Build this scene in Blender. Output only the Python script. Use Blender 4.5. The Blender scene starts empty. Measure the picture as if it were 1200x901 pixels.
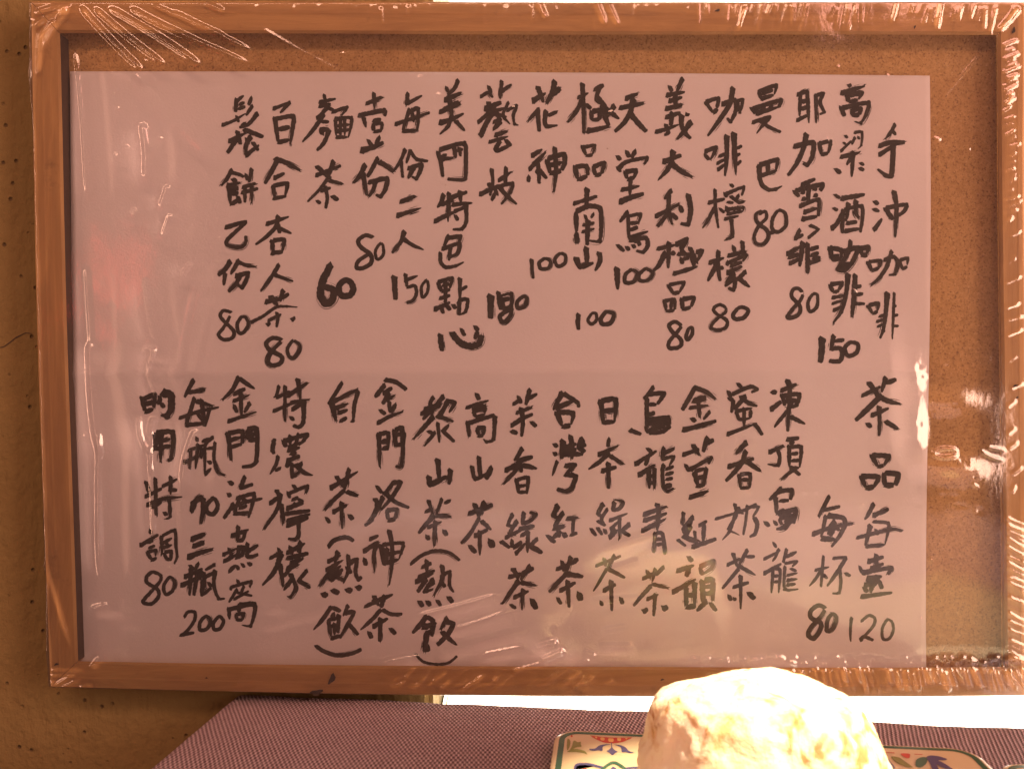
import bpy, bmesh, math, random, re
import numpy as np
from mathutils import Vector, noise
random.seed(7)
S = bpy.context.scene
C = bpy.context.collection
R = math.radians
# ------------------------------------------------------------------ camera
LENS = 30.1
F = 1200 * LENS / 36.0          # focal length in photo pixels
D = 0.42                        # camera to paper plane
cd = bpy.data.cameras.new('camera'); cam = bpy.data.objects.new('camera', cd); C.objects.link(cam)
cam.location = (0, -D, 0); cam.rotation_euler = (R(90), 0, 0)
cd.lens = LENS; cd.sensor_width = 36; cd.clip_start = 0.01; cd.clip_end = 200
cd.dof.use_dof = True; cd.dof.focus_distance = 0.415; cd.dof.aperture_fstop = 14.0
S.camera = cam
# ------------------------------------------------------------------ light
w = bpy.data.worlds.new('World'); S.world = w; w.use_nodes = True
bg = w.node_tree.nodes['Background']
bg.inputs[0].default_value = (1.0, .43, .35, 1); bg.inputs[1].default_value = .034
def area(name, loc, target, sx, sy, power, col):
    l = bpy.data.lights.new(name, 'AREA'); l.shape = 'RECTANGLE'; l.size = sx; l.size_y = sy
    l.energy = power; l.color = col
    o = bpy.data.objects.new(name, l); C.objects.link(o); o.location = loc
    o.rotation_euler = (Vector(target) - Vector(loc)).to_track_quat('-Z', 'Y').to_euler()
    return o
area('right_opening_light', (1.28, -.84, .08), (0.20, 0, .0), .72, 1.15, 10.8, (1, .57, .41))
area('upper_fill_light', (.92, -.76, .80), (.24, 0, .08), .95, .34, 2.3, (1, .42, .31))  # added fill lamp from the upper right, no known source behind it
area('left_fill_strip', (-1.05, -.74, .15), (-.15, 0, 0), .12, 1.1, 1.2, (1, .50, .32))  # tall strip lamp added to catch the film's upright folds
area('high_fill_strip', (-.22, -1.0, .78), (0, 0, -.05), 1.3, .13, 1.7, (1, .50, .33))  # overhead strip added so the lower film folds show highlights
sl = bpy.data.lights.new('stone_sunbeam', 'SPOT'); sl.energy = 24; sl.color = (1, .76, .48)
sl.spot_size = R(9.0); sl.spot_blend = .35; sl.shadow_soft_size = .01
so = bpy.data.objects.new('stone_sunbeam', sl); C.objects.link(so); so.location = (.40, -.16, .52)
so.rotation_euler = (Vector((.080, -.121, -.128)) - so.location).to_track_quat('-Z', 'Y').to_euler()
sun = bpy.data.lights.new('sun', 'SUN'); sun.energy = 5; sun.angle = R(.5); sun.color = (1, .9, .75)
su = bpy.data.objects.new('sun', sun); C.objects.link(su)
su.rotation_euler = (-Vector((.25, .8, .55))).to_track_quat('-Z', 'Y').to_euler()
S.view_settings.view_transform = 'Standard'; S.view_settings.look = 'None'
S.view_settings.exposure = 1.93; S.view_settings.gamma = 1
S.view_settings.use_curve_mapping = False
# ------------------------------------------------------------------ helpers
def P(px, py, y=0.0):
    """photo pixel -> point on the vertical plane at depth y"""
    d = D + y
    return Vector(((px - 600) / F * d, y, (450.5 - py) / F * d))
def T(px, py, z):
    """photo pixel -> point on the horizontal plane at height z"""
    d = z * F / (450.5 - py)
    return Vector(((px - 600) / F * d, d - D, z))
def tag(o, label=None, cat=None, group=None, kind=None):
    if label: o['label'] = label
    if cat: o['category'] = cat
    if group: o['group'] = group
    if kind: o['kind'] = kind
    return o
def mesh(name, vs, fs, mat, parent=None, smooth=False):
    me = bpy.data.meshes.new(name); me.from_pydata([tuple(v) for v in vs], [], fs); me.update()
    if mat: me.materials.append(mat)
    if smooth: me.polygons.foreach_set('use_smooth', [True] * len(me.polygons))
    o = bpy.data.objects.new(name, me); C.objects.link(o)
    if parent: o.parent = parent
    return o
def empty(name, loc):
    o = bpy.data.objects.new(name, None); C.objects.link(o); o.location = loc; o.empty_display_size = .02
    return o
def put(child, parent):
    """parent while keeping the world position"""
    child.parent = parent; child.location = Vector(child.location) - Vector(parent.location)
    return child
class N:
    """small node-tree builder"""
    def __init__(s, name):
        s.m = bpy.data.materials.new(name); s.m.use_nodes = True; s.t = s.m.node_tree
        s.b = s.t.nodes['Principled BSDF']; s.tc = s.t.nodes.new('ShaderNodeTexCoord')
    def new(s, typ, **kw):
        n = s.t.nodes.new('ShaderNode' + typ)
        for k, v in kw.items(): setattr(n, k, v)
        return n
    def link(s, a, b): s.t.links.new(a, b)
    def map(s, sc=(1, 1, 1), rot=(0, 0, 0)):
        n = s.new('Mapping'); n.inputs['Scale'].default_value = sc; n.inputs['Rotation'].default_value = rot
        s.link(s.tc.outputs['Object'], n.inputs[0]); return n.outputs[0]
    def noise(s, vec, sc, det=4, rough=.55, dist=0):
        n = s.new('TexNoise'); n.inputs['Scale'].default_value = sc; n.inputs['Detail'].default_value = det
        n.inputs['Roughness'].default_value = rough; n.inputs['Distortion'].default_value = dist
        s.link(vec, n.inputs['Vector']); return n.outputs[0]
    def vor(s, vec, sc, feat='F1'):
        n = s.new('TexVoronoi'); n.feature = feat; n.inputs['Scale'].default_value = sc
        s.link(vec, n.inputs['Vector']); return n
    def ramp(s, fac, stops, interp='LINEAR'):
        n = s.new('ValToRGB'); n.color_ramp.interpolation = interp
        e = n.color_ramp.elements
        while len(e) < len(stops): e.new(.5)
        for i, (p, c) in enumerate(stops):
            e[i].position = p; e[i].color = (c, c, c, 1) if isinstance(c, (int, float)) else (*c, 1)
        s.link(fac, n.inputs[0]); return n.outputs[0]
    def mix(s, fac, a, b, mode='MIX'):
        n = s.new('Mix', data_type='RGBA', blend_type=mode)
        for i, v in ((0, fac), (6, a), (7, b)):
            if hasattr(v, 'node'): s.link(v, n.inputs[i])
            else: n.inputs[i].default_value = v if i == 0 else (*v, 1)
        return n.outputs[2]
    def math(s, op, a, b=0.0):
        n = s.new('Math', operation=op)
        for i, v in ((0, a), (1, b)):
            if hasattr(v, 'node'): s.link(v, n.inputs[i])
            else: n.inputs[i].default_value = v
        return n.outputs[0]
    def bump(s, h, strength, dist, nrm=None):
        n = s.new('Bump'); n.inputs['Strength'].default_value = strength; n.inputs['Distance'].default_value = dist
        s.link(h, n.inputs['Height'])
        if nrm: s.link(nrm, n.inputs['Normal'])
        return n.outputs[0]
    def done(s, col=None, rough=None, nrm=None, spec=None):
        for k, v in (('Base Color', col), ('Roughness', rough), ('Normal', nrm), ('Specular IOR Level', spec)):
            if v is None: continue
            if hasattr(v, 'node'): s.link(v, s.b.inputs[k])
            else: s.b.inputs[k].default_value = (*v, 1) if k == 'Base Color' else v
        return s.m
# ------------------------------------------------------------------ materials
def m_plaster():
    n = N('ochre_plaster'); v = n.map()
    big = n.noise(v, 9, 5); fine = n.noise(v, 260, 4, .6); mid = n.noise(v, 60, 4)
    col = n.mix(big, (.155, .105, .040), (.235, .165, .068))
    col = n.mix(n.ramp(mid, [(.35, 0), (.75, 1)]), col, (.19, .135, .055))
    vo = n.vor(n.map((1, 1, 1.0)), 130); pr = n.noise(v, 38, 2)
    pit = n.math('MULTIPLY', n.ramp(vo.outputs['Distance'], [(.05, 1), (.15, 0)]), n.ramp(pr, [(.45, 0), (.5, 1)]))
    col = n.mix(pit, col, (.10, .065, .035))
    h = n.math('SUBTRACT', n.math('ADD', n.math('MULTIPLY', fine, .5), n.math('MULTIPLY', mid, 1.1)), n.math('MULTIPLY', pit, .8))
    tr = n.noise(n.map((1, 1, .35), (0, R(35), 0)), 150, 3)
    h = n.math('ADD', h, n.math('MULTIPLY', tr, .9))
    return n.done(col, .93, n.bump(h, .9, .0022), .2)
def m_wood(name, axis, tone=1.0):
    n = N(name)
    sc = (1, 1, 9) if axis == 'X' else (9, 1, 1)
    v = n.map(sc)
    g = n.noise(v, 16, 5, .6, 1.2); f = n.noise(n.map((3, 10, 60) if axis == 'X' else (60, 10, 3)), 40, 3)
    big = n.noise(n.map((1, 1, 3) if axis == 'X' else (3, 1, 1)), 8, 3)
    col = n.mix(n.ramp(g, [(.3, 0), (.7, 1)]), tuple(c * tone for c in (.56, .345, .12)), tuple(c * tone for c in (.34, .19, .065)))
    col = n.mix(n.math('MULTIPLY', n.ramp(f, [(.5, 0), (.8, 1)]), .3), col, tuple(c * tone for c in (.34, .17, .06)))
    col = n.mix(n.math('MULTIPLY', big, .35), col, tuple(c * tone for c in (.66, .40, .18)))
    dirt = n.ramp(n.noise(n.map(), 55, 5, .7), [(.62, 0), (.72, 1)])
    col = n.mix(n.math('MULTIPLY', dirt, .45), col, (.16, .085, .04))
    return n.done(col, n.ramp(g, [(0, .42), (1, .6)]), n.bump(n.math('ADD', g, n.math('MULTIPLY', f, .6)), .25, .0006), .35)
def m_board():
    n = N('hardboard'); v = n.map()
    a = n.noise(v, 900, 3, .7); b = n.noise(v, 420, 4, .75); c = n.noise(v, 26, 3)
    col = n.mix(n.ramp(b, [(.3, 0), (.7, 1)]), (.37, .215, .075), (.58, .37, .155))
    col = n.mix(n.ramp(a, [(.52, 0), (.68, 1)]), col, (.17, .085, .035))
    col = n.mix(n.ramp(n.noise(n.map((1, 1, 1), (0, 0, 0)), 700, 2), [(.62, 0), (.7, .6)]), col, (.66, .48, .25))
    col = n.mix(n.math('MULTIPLY', c, .35), col, (.52, .31, .14))
    return n.done(col, .75, n.bump(a, .4, .0004), .25)
def m_paper():
    n = N('white_paper'); v = n.map()
    a = n.noise(v, 900, 3); b = n.noise(v, 7, 4); c = n.noise(v, 42, 5, .6)
    col = n.mix(b, (.76, .725, .76), (.81, .78, .81))
    col = n.mix(n.math('MULTIPLY', n.ramp(c, [(.55, 0), (.8, 1)]), .16), col, (.70, .66, .68))
    sp = n.vor(v, 70); k = n.math('MULTIPLY', n.ramp(sp.outputs['Distance'], [(.02, 1), (.035, 0)]), n.ramp(n.noise(v, 21, 1), [(.6, 0), (.62, 1)]))
    col = n.mix(n.math('MULTIPLY', k, .6), col, (.3, .2, .15))
    return n.done(col, .85, n.bump(n.math('ADD', a, n.math('MULTIPLY', n.noise(v, 14, 2), 4)), .25, .0004), .2)
def m_ink():
    n = N('brush_ink'); v = n.map()
    a = n.noise(v, 330, 4, .7); b = n.noise(v, 60, 3)
    col = n.mix(n.ramp(a, [(.35, 0), (.75, 1)]), (.010, .009, .008), (.034, .028, .023))
    col = n.mix(n.ramp(b, [(.5, 0), (.8, .6)]), col, (.055, .045, .036))
    return n.done(col, .6, None, .3)
def m_film():
    n = N('cling_film'); t = n.t; t.nodes.remove(n.b)
    out = t.nodes['Material Output']; v = n.map()
    nb = n.bump(n.noise(v, 55, 4, .6), .05, .002)
    nb = n.bump(n.noise(n.map((1, 1, .4), (0, R(-50), 0)), 420, 3, .6), .05, .0006, nb)
    fr = n.new('Fresnel'); fr.inputs[0].default_value = 1.5; n.link(nb, fr.inputs['Normal'])
    fac = n.math('MINIMUM', n.math('MULTIPLY', fr.outputs[0], 1.85), .8)
    g = n.new('BsdfGlossy'); g.inputs['Roughness'].default_value = .085; g.inputs['Color'].default_value = (1, 1, 1, 1); n.link(nb, g.inputs['Normal'])
    tr = n.new('BsdfTransparent'); tr.inputs[0].default_value = (.985, .98, .97, 1)
    di = n.new('BsdfDiffuse'); di.inputs[0].default_value = (.9, .9, .9, 1)
    m0 = n.new('MixShader'); m0.inputs[0].default_value = .016; n.link(tr.outputs[0], m0.inputs[1]); n.link(di.outputs[0], m0.inputs[2])
    m1 = n.new('MixShader'); n.link(fac, m1.inputs[0]); n.link(m0.outputs[0], m1.inputs[1]); n.link(g.outputs[0], m1.inputs[2])
    n.link(m1.outputs[0], out.inputs[0]); return n.m
def m_cloth():
    n = N('mauve_weave'); v = n.map((1, 1, 1), (0, 0, R(5)))
    sx = n.new('SeparateXYZ'); jig = n.new('Mix', data_type='VECTOR')
    nz = n.new('TexNoise'); nz.inputs['Scale'].default_value = 120; n.link(v, nz.inputs['Vector'])
    jig.inputs[0].default_value = .0007; n.link(v, jig.inputs[4]); n.link(nz.outputs['Color'], jig.inputs[5])
    n.link(jig.outputs[1], sx.inputs[0])
    k = 2 * math.pi / .0019
    X, Y = sx.outputs[0], sx.outputs[1]
    wx = n.math('SINE', n.math('MULTIPLY', n.math('ADD', X, n.math('MULTIPLY', Y, .12)), k))
    wy = n.math('SINE', n.math('MULTIPLY', n.math('SUBTRACT', n.math('MULTIPLY', Y, .42), n.math('MULTIPLY', X, .05)), k))
    wv = n.math('MULTIPLY', n.math('ADD', n.math('MULTIPLY', wx, wy), 1), .5)
    slub = n.noise(n.map((6, 70, 1), (0, 0, R(5))), 14, 4)
    wa = n.noise(n.map((70, 6, 1), (0, 0, R(5))), 14, 4)
    spk = n.noise(v, 900, 2)
    col = n.mix(n.ramp(wv, [(.25, 0), (.85, 1)]), (.105, .066, .074), (.52, .40, .43))
    col = n.mix(n.math('MULTIPLY', n.ramp(slub, [(.45, 0), (.7, 1)]), .5), col, (.36, .27, .28))
    col = n.mix(n.math('MULTIPLY', n.ramp(wa, [(.5, 0), (.75, 1)]), .35), col, (.12, .07, .08))
    col = n.mix(n.ramp(spk, [(.6, 0), (.75, .6)]), col, (.42, .34, .32))
    return n.done(col, .92, n.bump(wv, 1.0, .0011), .15)
def m_plain(name, c, rough=.5, spec=.5, var=.12, sc=60, bump=.0):
    n = N(name); v = n.map(); a = n.noise(v, sc, 4)
    col = n.mix(a, tuple(x * (1 - var) for x in c), tuple(min(1, x * (1 + var)) for x in c))
    return n.done(col, rough, n.bump(a, bump, .0005) if bump else None, spec)
def m_stone():
    n = N('cream_stone'); v = n.map()
    a = n.noise(v, 30, 5, .6, .6); b = n.noise(v, 75, 4, .65, .4); c = n.noise(v, 330, 4, .7)
    col = n.mix(n.ramp(a, [(.38, 0), (.62, 1)]), (.86, .80, .66), (.80, .68, .45))
    col = n.mix(n.ramp(b, [(.52, 0), (.66, .75)]), col, (.62, .36, .12))
    col = n.mix(n.ramp(n.noise(v, 48, 3, .6, 1.5), [(.56, 0), (.64, .9)]), col, (.42, .19, .05))
    n.b.inputs['Subsurface Weight'].default_value = .25
    n.b.inputs['Subsurface Radius'].default_value = (.012, .008, .004); n.b.inputs['Subsurface Scale'].default_value = 1.0
    return n.done(col, .7, n.bump(n.math('ADD', c, n.math('MULTIPLY', b, 2)), .5, .0012), .3)
M = dict(plaster=m_plaster(), wood_x=m_wood('pine_grain_across', 'X'), wood_z=m_wood('pine_grain_upright', 'Z', .96),
         board=m_board(), paper=m_paper(), ink=m_ink(), film=m_film(), cloth=m_cloth(), stone=m_stone(),
         white=m_plain('white_sill', (.82, .8, .76), .7), cream=m_plain('cream_glaze', (.56, .46, .30), .16, .5, .05),
         green=m_plain('green_glaze', (.035, .10, .065), .2), blue=m_plain('blue_glaze', (.07, .065, .16), .2),
         rabbet=m_plain('rabbet_stain_shade', (.07, .04, .024), .8), red=m_plain('red_glaze', (.42, .05, .03), .2), olive=m_plain('olive_glaze', (.19, .19, .05), .2),
         yellow=m_plain('yellow_glaze', (.62, .36, .12), .2), dark=m_plain('dark_speck', (.05, .035, .025), .9),
         prop_petal=m_plain('prop_petal_red', (.75, .05, .04), .6), stem=m_plain('prop_stem_green', (.10, .16, .05), .7))
WRITING = """
@860,90
曼 24/145,85 162,135/142,90 255,45 236,108/168,98 232,78/162,130 236,108/98,182 130,218/110,190 285,132 262,182/165,168 180,202/212,150 220,190/132,216 262,178/22;108,270 218,232 165,290 132,335/145,252 205,298 278,326
巴 24/150,520 262,480 245,555/200,500 198,565/160,580 248,552/148,520 150,590 165,640 205,665 245,660 285,640
耶 24/372,108 438,80/390,105 385,235/430,85 440,275/395,150 435,140/392,190 435,180/368,258 435,225/20;482,105 482,275/484,110 528,95 500,150 532,210 500,222
加 28/352,410 470,380 468,430 455,485 430,520 405,505/425,335 410,420 370,510 315,582/24;500,390 515,460/498,392 572,375 552,450/515,458 555,448
雪 22/395,635 480,598/22;350,668 385,705/26;360,670 530,625 505,672/440,630 435,740/395,680 420,675/400,720 425,712/465,660 490,652/468,700 495,690/24;385,760 505,710 495,820/410,795 490,770/400,835 492,818
高 26/670,48 690,60/628,98 770,55/655,105 735,95/660,120 680,150/670,112 755,92 730,135/680,150 728,135/625,175 650,235/635,185 800,145 775,225 745,275 705,262/690,195 705,235/690,198 745,185 735,225/700,230 738,222
梁 16/650,345 670,360/640,385 658,398/625,440 690,375/705,328 755,320 748,405 725,425/710,355 690,400/728,350 735,370/24;625,472 740,445/700,440 690,590/592,540 630,568/22;688,470 660,520/738,505 765,520/735,535 765,550
手 24/945,278 925,320 885,370/20;925,310 950,345/26;850,408 910,385 1005,385/850,460 980,375/28;935,385 932,470 925,588 890,580 840,540
酒 22/588,690 625,715/582,770 612,785/570,890 600,870 640,790/28;630,715 770,690/24;640,780 635,920/645,780 755,750 755,830 740,915/670,740 665,810 655,850/715,725 712,800 735,830/660,860 725,850/650,905 740,890
沖 24/820,730 850,750/815,775 855,790/820,900 870,830/26;885,770 935,840/890,770 1020,745 1000,790 945,825/24;938,670 955,760 950,850 945,940
@860,260
八 20/~150,-45 185,-60 190,-20 150,20 120,80 130,125 170,130 200,90 190,50 150,20 128,-10 130,-45 165,-65
零 22/~260,-70 300,-50 305,20 260,60 225,40 228,-20 260,-68/200,70 250,55
菲 22/388,45 360,100/355,100 410,75/20;435,95 500,42/445,20 505,48/26;405,120 385,265/310,190 390,145/320,210 385,190/325,245 390,215/28;432,125 432,305/24;440,165 500,145/450,200 500,180/440,240 510,225/460,215 510,208
八 22/~400,410 375,390 345,400 340,440 385,490 385,535 350,560 312,560 345,510 390,460 405,425
零 22/~460,425 435,470 445,525 485,500 490,430 460,422
咖 26/560,150 580,230/560,150 635,165 625,215/580,225 630,215/22;570,205 620,195/26;640,175 735,145 700,230 650,290 600,280/685,110 675,180 600,285/620,270 680,240/740,160 755,200/740,160 790,145 780,190/750,200 785,190
啡 22/560,370 585,415/565,368 640,355 615,400/585,415 620,400/28;670,305 660,420 630,530 580,595/20;575,445 655,430/575,480 655,455/582,520 650,490/28;712,310 705,430 692,560/22;705,385 750,375/705,430 760,420/700,480 770,480
一 34/518,680 515,760 505,828
五 26/585,665 570,745/590,700 650,690/~570,745 620,740 635,770 620,815 555,815
零 26/~680,705 650,740 670,785 720,765 725,715 675,705
咖 22/785,235 810,290/790,235 865,225 850,270/812,288 852,268/24;880,225 940,200 965,240 945,310 905,312/925,170 900,260 855,330 802,372/20;970,230 990,280/972,225 1022,210 1015,255/990,278 1018,260
啡 22/785,490 815,540/790,490 850,475 840,525/815,540 845,522/24;900,415 890,540 875,640 855,685/18;850,555 890,545/835,585 885,570/840,615 880,598/18;940,415 935,540 928,690/930,500 955,490/930,550 965,545/930,610 968,610
@640,90
咖 24/935,150 980,215/935,150 1015,122 1000,185/982,215 1005,185/26;1030,165 1110,130 1115,200 1080,270 1060,240/1095,65 1080,160 1020,250 945,350/22;1120,145 1130,210/1120,145 1155,130 1140,205/1130,210 1145,205
啡 22/930,455 955,490/930,440 1000,410 985,450 960,490/28;1058,345 1060,460 1048,585/20;1010,470 1055,450/1000,510 1055,480/1005,548 1050,510/28;1100,330 1105,450 1112,575/20;1110,425 1150,405/1110,465 1140,450/1115,520 1145,490
檸 20/990,660 990,760 1010,890/950,740 1050,715/985,770 950,840 915,890/1015,770 1045,800/1080,630 1100,650/1045,680 1060,710/1050,690 1165,640 1145,700/1060,735 1100,740/1080,700 1130,740 1165,730/1130,690 1115,720/1050,780 1160,765 1150,795/1055,760 1070,800/1095,765 1105,790/1125,760 1135,790/1060,805 1150,790/1045,835 1130,815/24;1085,835 1095,940 1050,955
檬 24/1010,1020 1005,1110 1020,1200/955,1090 1045,1060/1000,1100 945,1200/1020,1110 1040,1130/1065,1050 1175,1025/1095,990 1110,1040/1150,965 1155,1030/1065,1080 1060,1110/1070,1090 1180,1040 1150,1085/1080,1110 1150,1085/1060,1150 1150,1110/1105,1150 1050,1205/1085,1160 1110,1190 1100,1255 1065,1235/1100,1180 1045,1230/1170,1140 1120,1190/1120,1175 1195,1235
八 22/~1050,1350 1015,1335 980,1360 1000,1390 1060,1430 1050,1470 1000,1485 965,1465 1000,1420 1050,1380 1052,1350
零 22/~1120,1360 1095,1395 1110,1420 1160,1410 1185,1370 1150,1350 1120,1360
義 24/720,55 740,90/800,10 765,90/705,110 815,90/720,145 800,120/700,190 800,165/755,100 760,190/24;700,240 790,210/24;640,325 700,310 780,280/700,280 720,330 690,345/740,210 730,290/26;795,225 790,280 820,340 850,365/850,265 810,320 765,370/825,215 830,235
大 26/685,500 795,460/745,435 735,510 700,560 655,608/28;735,510 790,555 860,590/
利 24/735,665 690,720/640,820 780,745/720,690 715,790 740,870/715,800 650,880/735,800 770,840/26;785,755 798,800/28;832,690 850,780 835,870 785,860
極 26/720,970 715,1125/650,1010 760,985/700,1030 660,1110 625,1140/730,1030 760,1040/26;760,985 830,945 800,1010/800,960 790,1020 850,1060/24;770,1040 850,1040/790,1060 800,1100/800,1070 840,1060/880,1030 920,1015 880,1090/840,1000 890,1100/26;745,1155 800,1140 890,1110/850,1050 870,1110
品 24/715,1220 745,1270/720,1220 815,1200 780,1265/745,1270 785,1262/22;692,1310 705,1375/692,1315 755,1300 755,1365/705,1375 755,1368/735,1310 730,1370/26;795,1300 800,1365/800,1305 870,1290 850,1350/800,1365 850,1350
八 22/~790,1455 755,1435 720,1460 745,1500 790,1540 785,1580 725,1590 720,1555 765,1500 795,1460
零 20/~835,1475 820,1520 830,1540 855,1510 855,1470 835,1475
天 28/465,130 540,100/430,185 575,155/512,130 495,210 460,270 400,325/28;490,215 545,280 590,325
堂 26/470,435 490,475/525,430 500,480/415,465 440,490/24;415,530 440,560/425,540 460,500 600,470 575,515/460,555 475,600/465,560 530,545 515,595/478,605 520,590/22;440,665 550,640/495,600 490,700/28;430,735 490,710 575,685
鳥 22/480,790 430,855/475,820 560,800 540,860/22;480,820 485,950/485,860 545,855/490,900 540,880/24;485,945 600,905/26;490,960 590,940 600,990 570,1030 525,1020/20;520,970 555,960/24;415,985 460,1025/468,995 490,1020/505,985 525,1005/540,975 555,990
一 30/415,1120 420,1250/
零 22/~500,1130 465,1160 465,1205 515,1200 535,1150 500,1130
零 24/~580,1125 545,1160 550,1195 600,1190 625,1150 580,1120
極 24/212,40 220,180 222,335/185,125 250,95/210,140 175,210 125,270/230,160 265,190/26;280,80 340,48/310,65 290,140 345,170/300,120 360,190/262,200 270,260/270,205 320,195 310,255/275,255 315,250/28;330,170 350,250 370,290/400,170 355,235/345,185 430,250/28;240,318 300,310 370,290
品 22/212,405 235,465/215,415 290,400 270,460/235,465 275,458/26;168,525 185,605/170,530 240,520 245,580/185,605 245,582/26;275,530 290,580/275,530 345,500 325,570/290,580 325,570
南 24/240,655 235,780/160,745 300,700/28;175,800 178,910/26;175,790 250,755 320,765 325,850 318,970 250,960/20;225,810 240,840/280,800 262,830/215,870 285,855/210,910 285,890/28;245,840 240,990/26;178,910 180,980/
山 28/235,1000 240,1100/175,1060 195,1120 280,1090/310,1030 320,1080 285,1140
一 26/190,1390 185,1440 190,1485
零 20/~265,1390 245,1425 265,1450 295,1425 290,1385 262,1388
零 24/~350,1375 320,1420 335,1450 380,1440 395,1390 350,1375
@440,90
美 22/415,60 425,95/485,20 465,70 420,110/26;405,140 505,95/400,195 490,145/375,210 500,155/430,120 450,240/24;375,270 440,255 520,215/445,230 430,290 375,340/470,260 525,320
門 26/365,440 385,510 395,590/375,430 530,380 530,480 530,605 490,605 420,600/22;460,410 470,480/385,470 420,455/390,485 460,475/490,415 500,470/475,435 515,425
特 26/400,690 385,740 360,770/390,750 460,720/430,680 425,850/345,850 400,820 470,790/22;440,710 540,675/495,670 500,740/450,750 570,740/460,790 540,760/530,740 535,850 510,895 450,895/465,810 485,845
色 22/430,930 400,995/410,950 505,930 480,990/24;390,1010 500,970 480,1040 430,1060/440,990 430,1080/380,1030 380,1090 410,1120 470,1110 520,1085
點 24/365,1210 390,1260/365,1205 455,1175 435,1240/410,1200 410,1330/390,1225 435,1215/390,1260 440,1245/375,1300 440,1280/345,1365 440,1320/380,1340 400,1390/410,1330 440,1370/450,1335 475,1360/22;495,1180 495,1300/500,1250 540,1225/490,1320 490,1400/485,1310 545,1300 530,1380 490,1395
心 28/380,1510 390,1610/24;500,1475 525,1520/36;~445,1500 500,1560 560,1580 610,1560 620,1510/24;580,1460 605,1490/600,1490 580,1540
藝 22/615,120 660,90 690,125/660,55 680,100/740,25 730,130/735,90 800,45/600,270 640,235 720,160/28;660,150 700,230/640,190 740,150/650,215 760,185/615,350 650,270 690,210 770,240/20;780,150 740,230 790,280/770,200 830,165 805,230 815,280 840,285/700,215 740,260/26;690,310 740,260/690,270 730,250/24;700,345 775,320/665,385 780,350/730,375 700,430 720,435 780,405/760,370 795,410
妓 20/680,540 690,620 670,700/24;610,690 700,650/680,660 660,620/700,680 680,730/690,640 720,700/24;720,610 800,555/765,530 760,640/700,650 810,620 790,680 735,750/720,640 770,700 830,750
一 30/110,1170 118,1310
五 20/175,1155 185,1235/170,1195 250,1165/~185,1235 230,1225 240,1270 220,1310 180,1325
零 20/~300,1190 270,1230 275,1290 300,1270 310,1220 300,1190
一 36/675,1280 675,1420
八 26/720,1260 730,1360 800,1350 800,1265 730,1285/~800,1360 730,1400 750,1440 790,1400 800,1350/725,1310 790,1300/730,1285 750,1350
零 24/~865,1285 830,1320 835,1355 880,1340 885,1295 860,1285
每 22/190,95 180,170/185,160 275,110/200,190 180,250 160,320/210,200 255,180 245,320/115,280 320,210/22;215,210 225,270/160,320 245,315
份 20/175,425 150,490 110,550/150,490 160,595/200,430 240,490 310,495/205,430 180,510/24;190,540 275,510 260,560 240,600 210,585/225,530 190,600
二 26/145,735 235,700/125,815 190,795 265,770
人 22/170,905 150,970 95,1035/165,950 210,985 285,1015
花 30/920,145 1000,95/950,60 985,155/1050,25 1040,90 1000,160/1030,110 1085,65/24;960,190 930,220 890,265/950,200 960,325/1065,205 1010,230/1000,200 990,260 1000,295 1070,285
神 24/915,465 980,425/900,545 1000,440/925,500 955,510 960,630/960,530 940,570/900,580 895,620/960,545 1005,600/28;1005,490 1025,570/1010,480 1110,450 1110,510 1090,550/1020,520 1100,500/1025,570 1090,550/1050,415 1060,550 1045,680
一 20/915,1070 918,1130 925,1185
零 22/~990,1065 960,1090 970,1125 1015,1120 1025,1080 990,1063
零 22/~1080,1035 1050,1070 1070,1110 1110,1090 1110,1045 1080,1035
@240,90
壹 22/990,95 995,190/945,160 1040,120/900,230 1060,190 1055,235/20;975,215 1040,205/930,240 945,300/22;985,260 1035,250/985,280 990,320/985,280 1040,270 1035,315/990,325 1040,315/955,370 980,410/1025,350 1000,400/28;915,435 985,415 1050,385
份 26/940,515 910,580 870,625/925,560 950,700/22;1015,475 970,560 950,590/26;1020,500 1060,520 1110,560/960,620 1075,590 1060,660 1030,705 1000,690/1000,610 990,660 960,705
八 26/~985,940 940,930 900,960 915,1000 970,1040 975,1090 930,1120 890,1120 900,1080 960,1040
零 20/~1030,975 1000,1020 1010,1070 1045,1045 1045,990 1030,975
麵 22/700,105 710,190/670,150 770,130/670,175 740,160/655,245 700,205 730,170/720,180 760,200/700,220 630,320 570,385/680,265 730,265/28;690,340 680,310 730,310/22;730,310 700,390 655,435/20;745,210 840,175 800,230/765,250 770,350/760,250 865,235 855,300 840,360/795,240 795,350/820,245 820,350/775,290 850,280/775,320 850,310/770,355 840,355
茶 24/655,525 740,600/650,580 800,520/755,495 720,590/20;720,600 670,665 600,735/730,610 810,630/22;680,670 740,650/705,640 720,710 708,775/655,725 680,745/28;745,700 785,725
六 40/~740,1100 690,1200 680,1280 710,1330 750,1300 750,1250 700,1230
零 34/~820,1190 785,1230 800,1280 850,1280 870,1240 850,1200 815,1190
百 20/400,190 500,150/500,150 440,215/26;410,240 430,385/410,250 525,225 515,300 500,400/430,310 500,295/430,385 500,370
合 26/430,480 400,540 350,630/410,480 480,505 560,550/24;405,595 470,565/400,640 410,710/400,640 490,620 470,700/400,715 480,700
杏 22/360,865 495,820/430,815 420,880 360,940 295,985/430,860 440,920/420,880 510,920/26;395,960 400,1030/400,960 470,950 455,1020/390,1035 460,1025
人 22/435,1100 400,1160 325,1260/410,1160 460,1180 520,1200
茶 24/355,1320 450,1300/385,1285 430,1345/460,1250 440,1320/450,1300 495,1270/20;270,1440 340,1405 420,1345 480,1345 545,1350/420,1380 430,1410 420,1470/370,1430 450,1390/30;365,1445 385,1455/510,1415 530,1425
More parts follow.
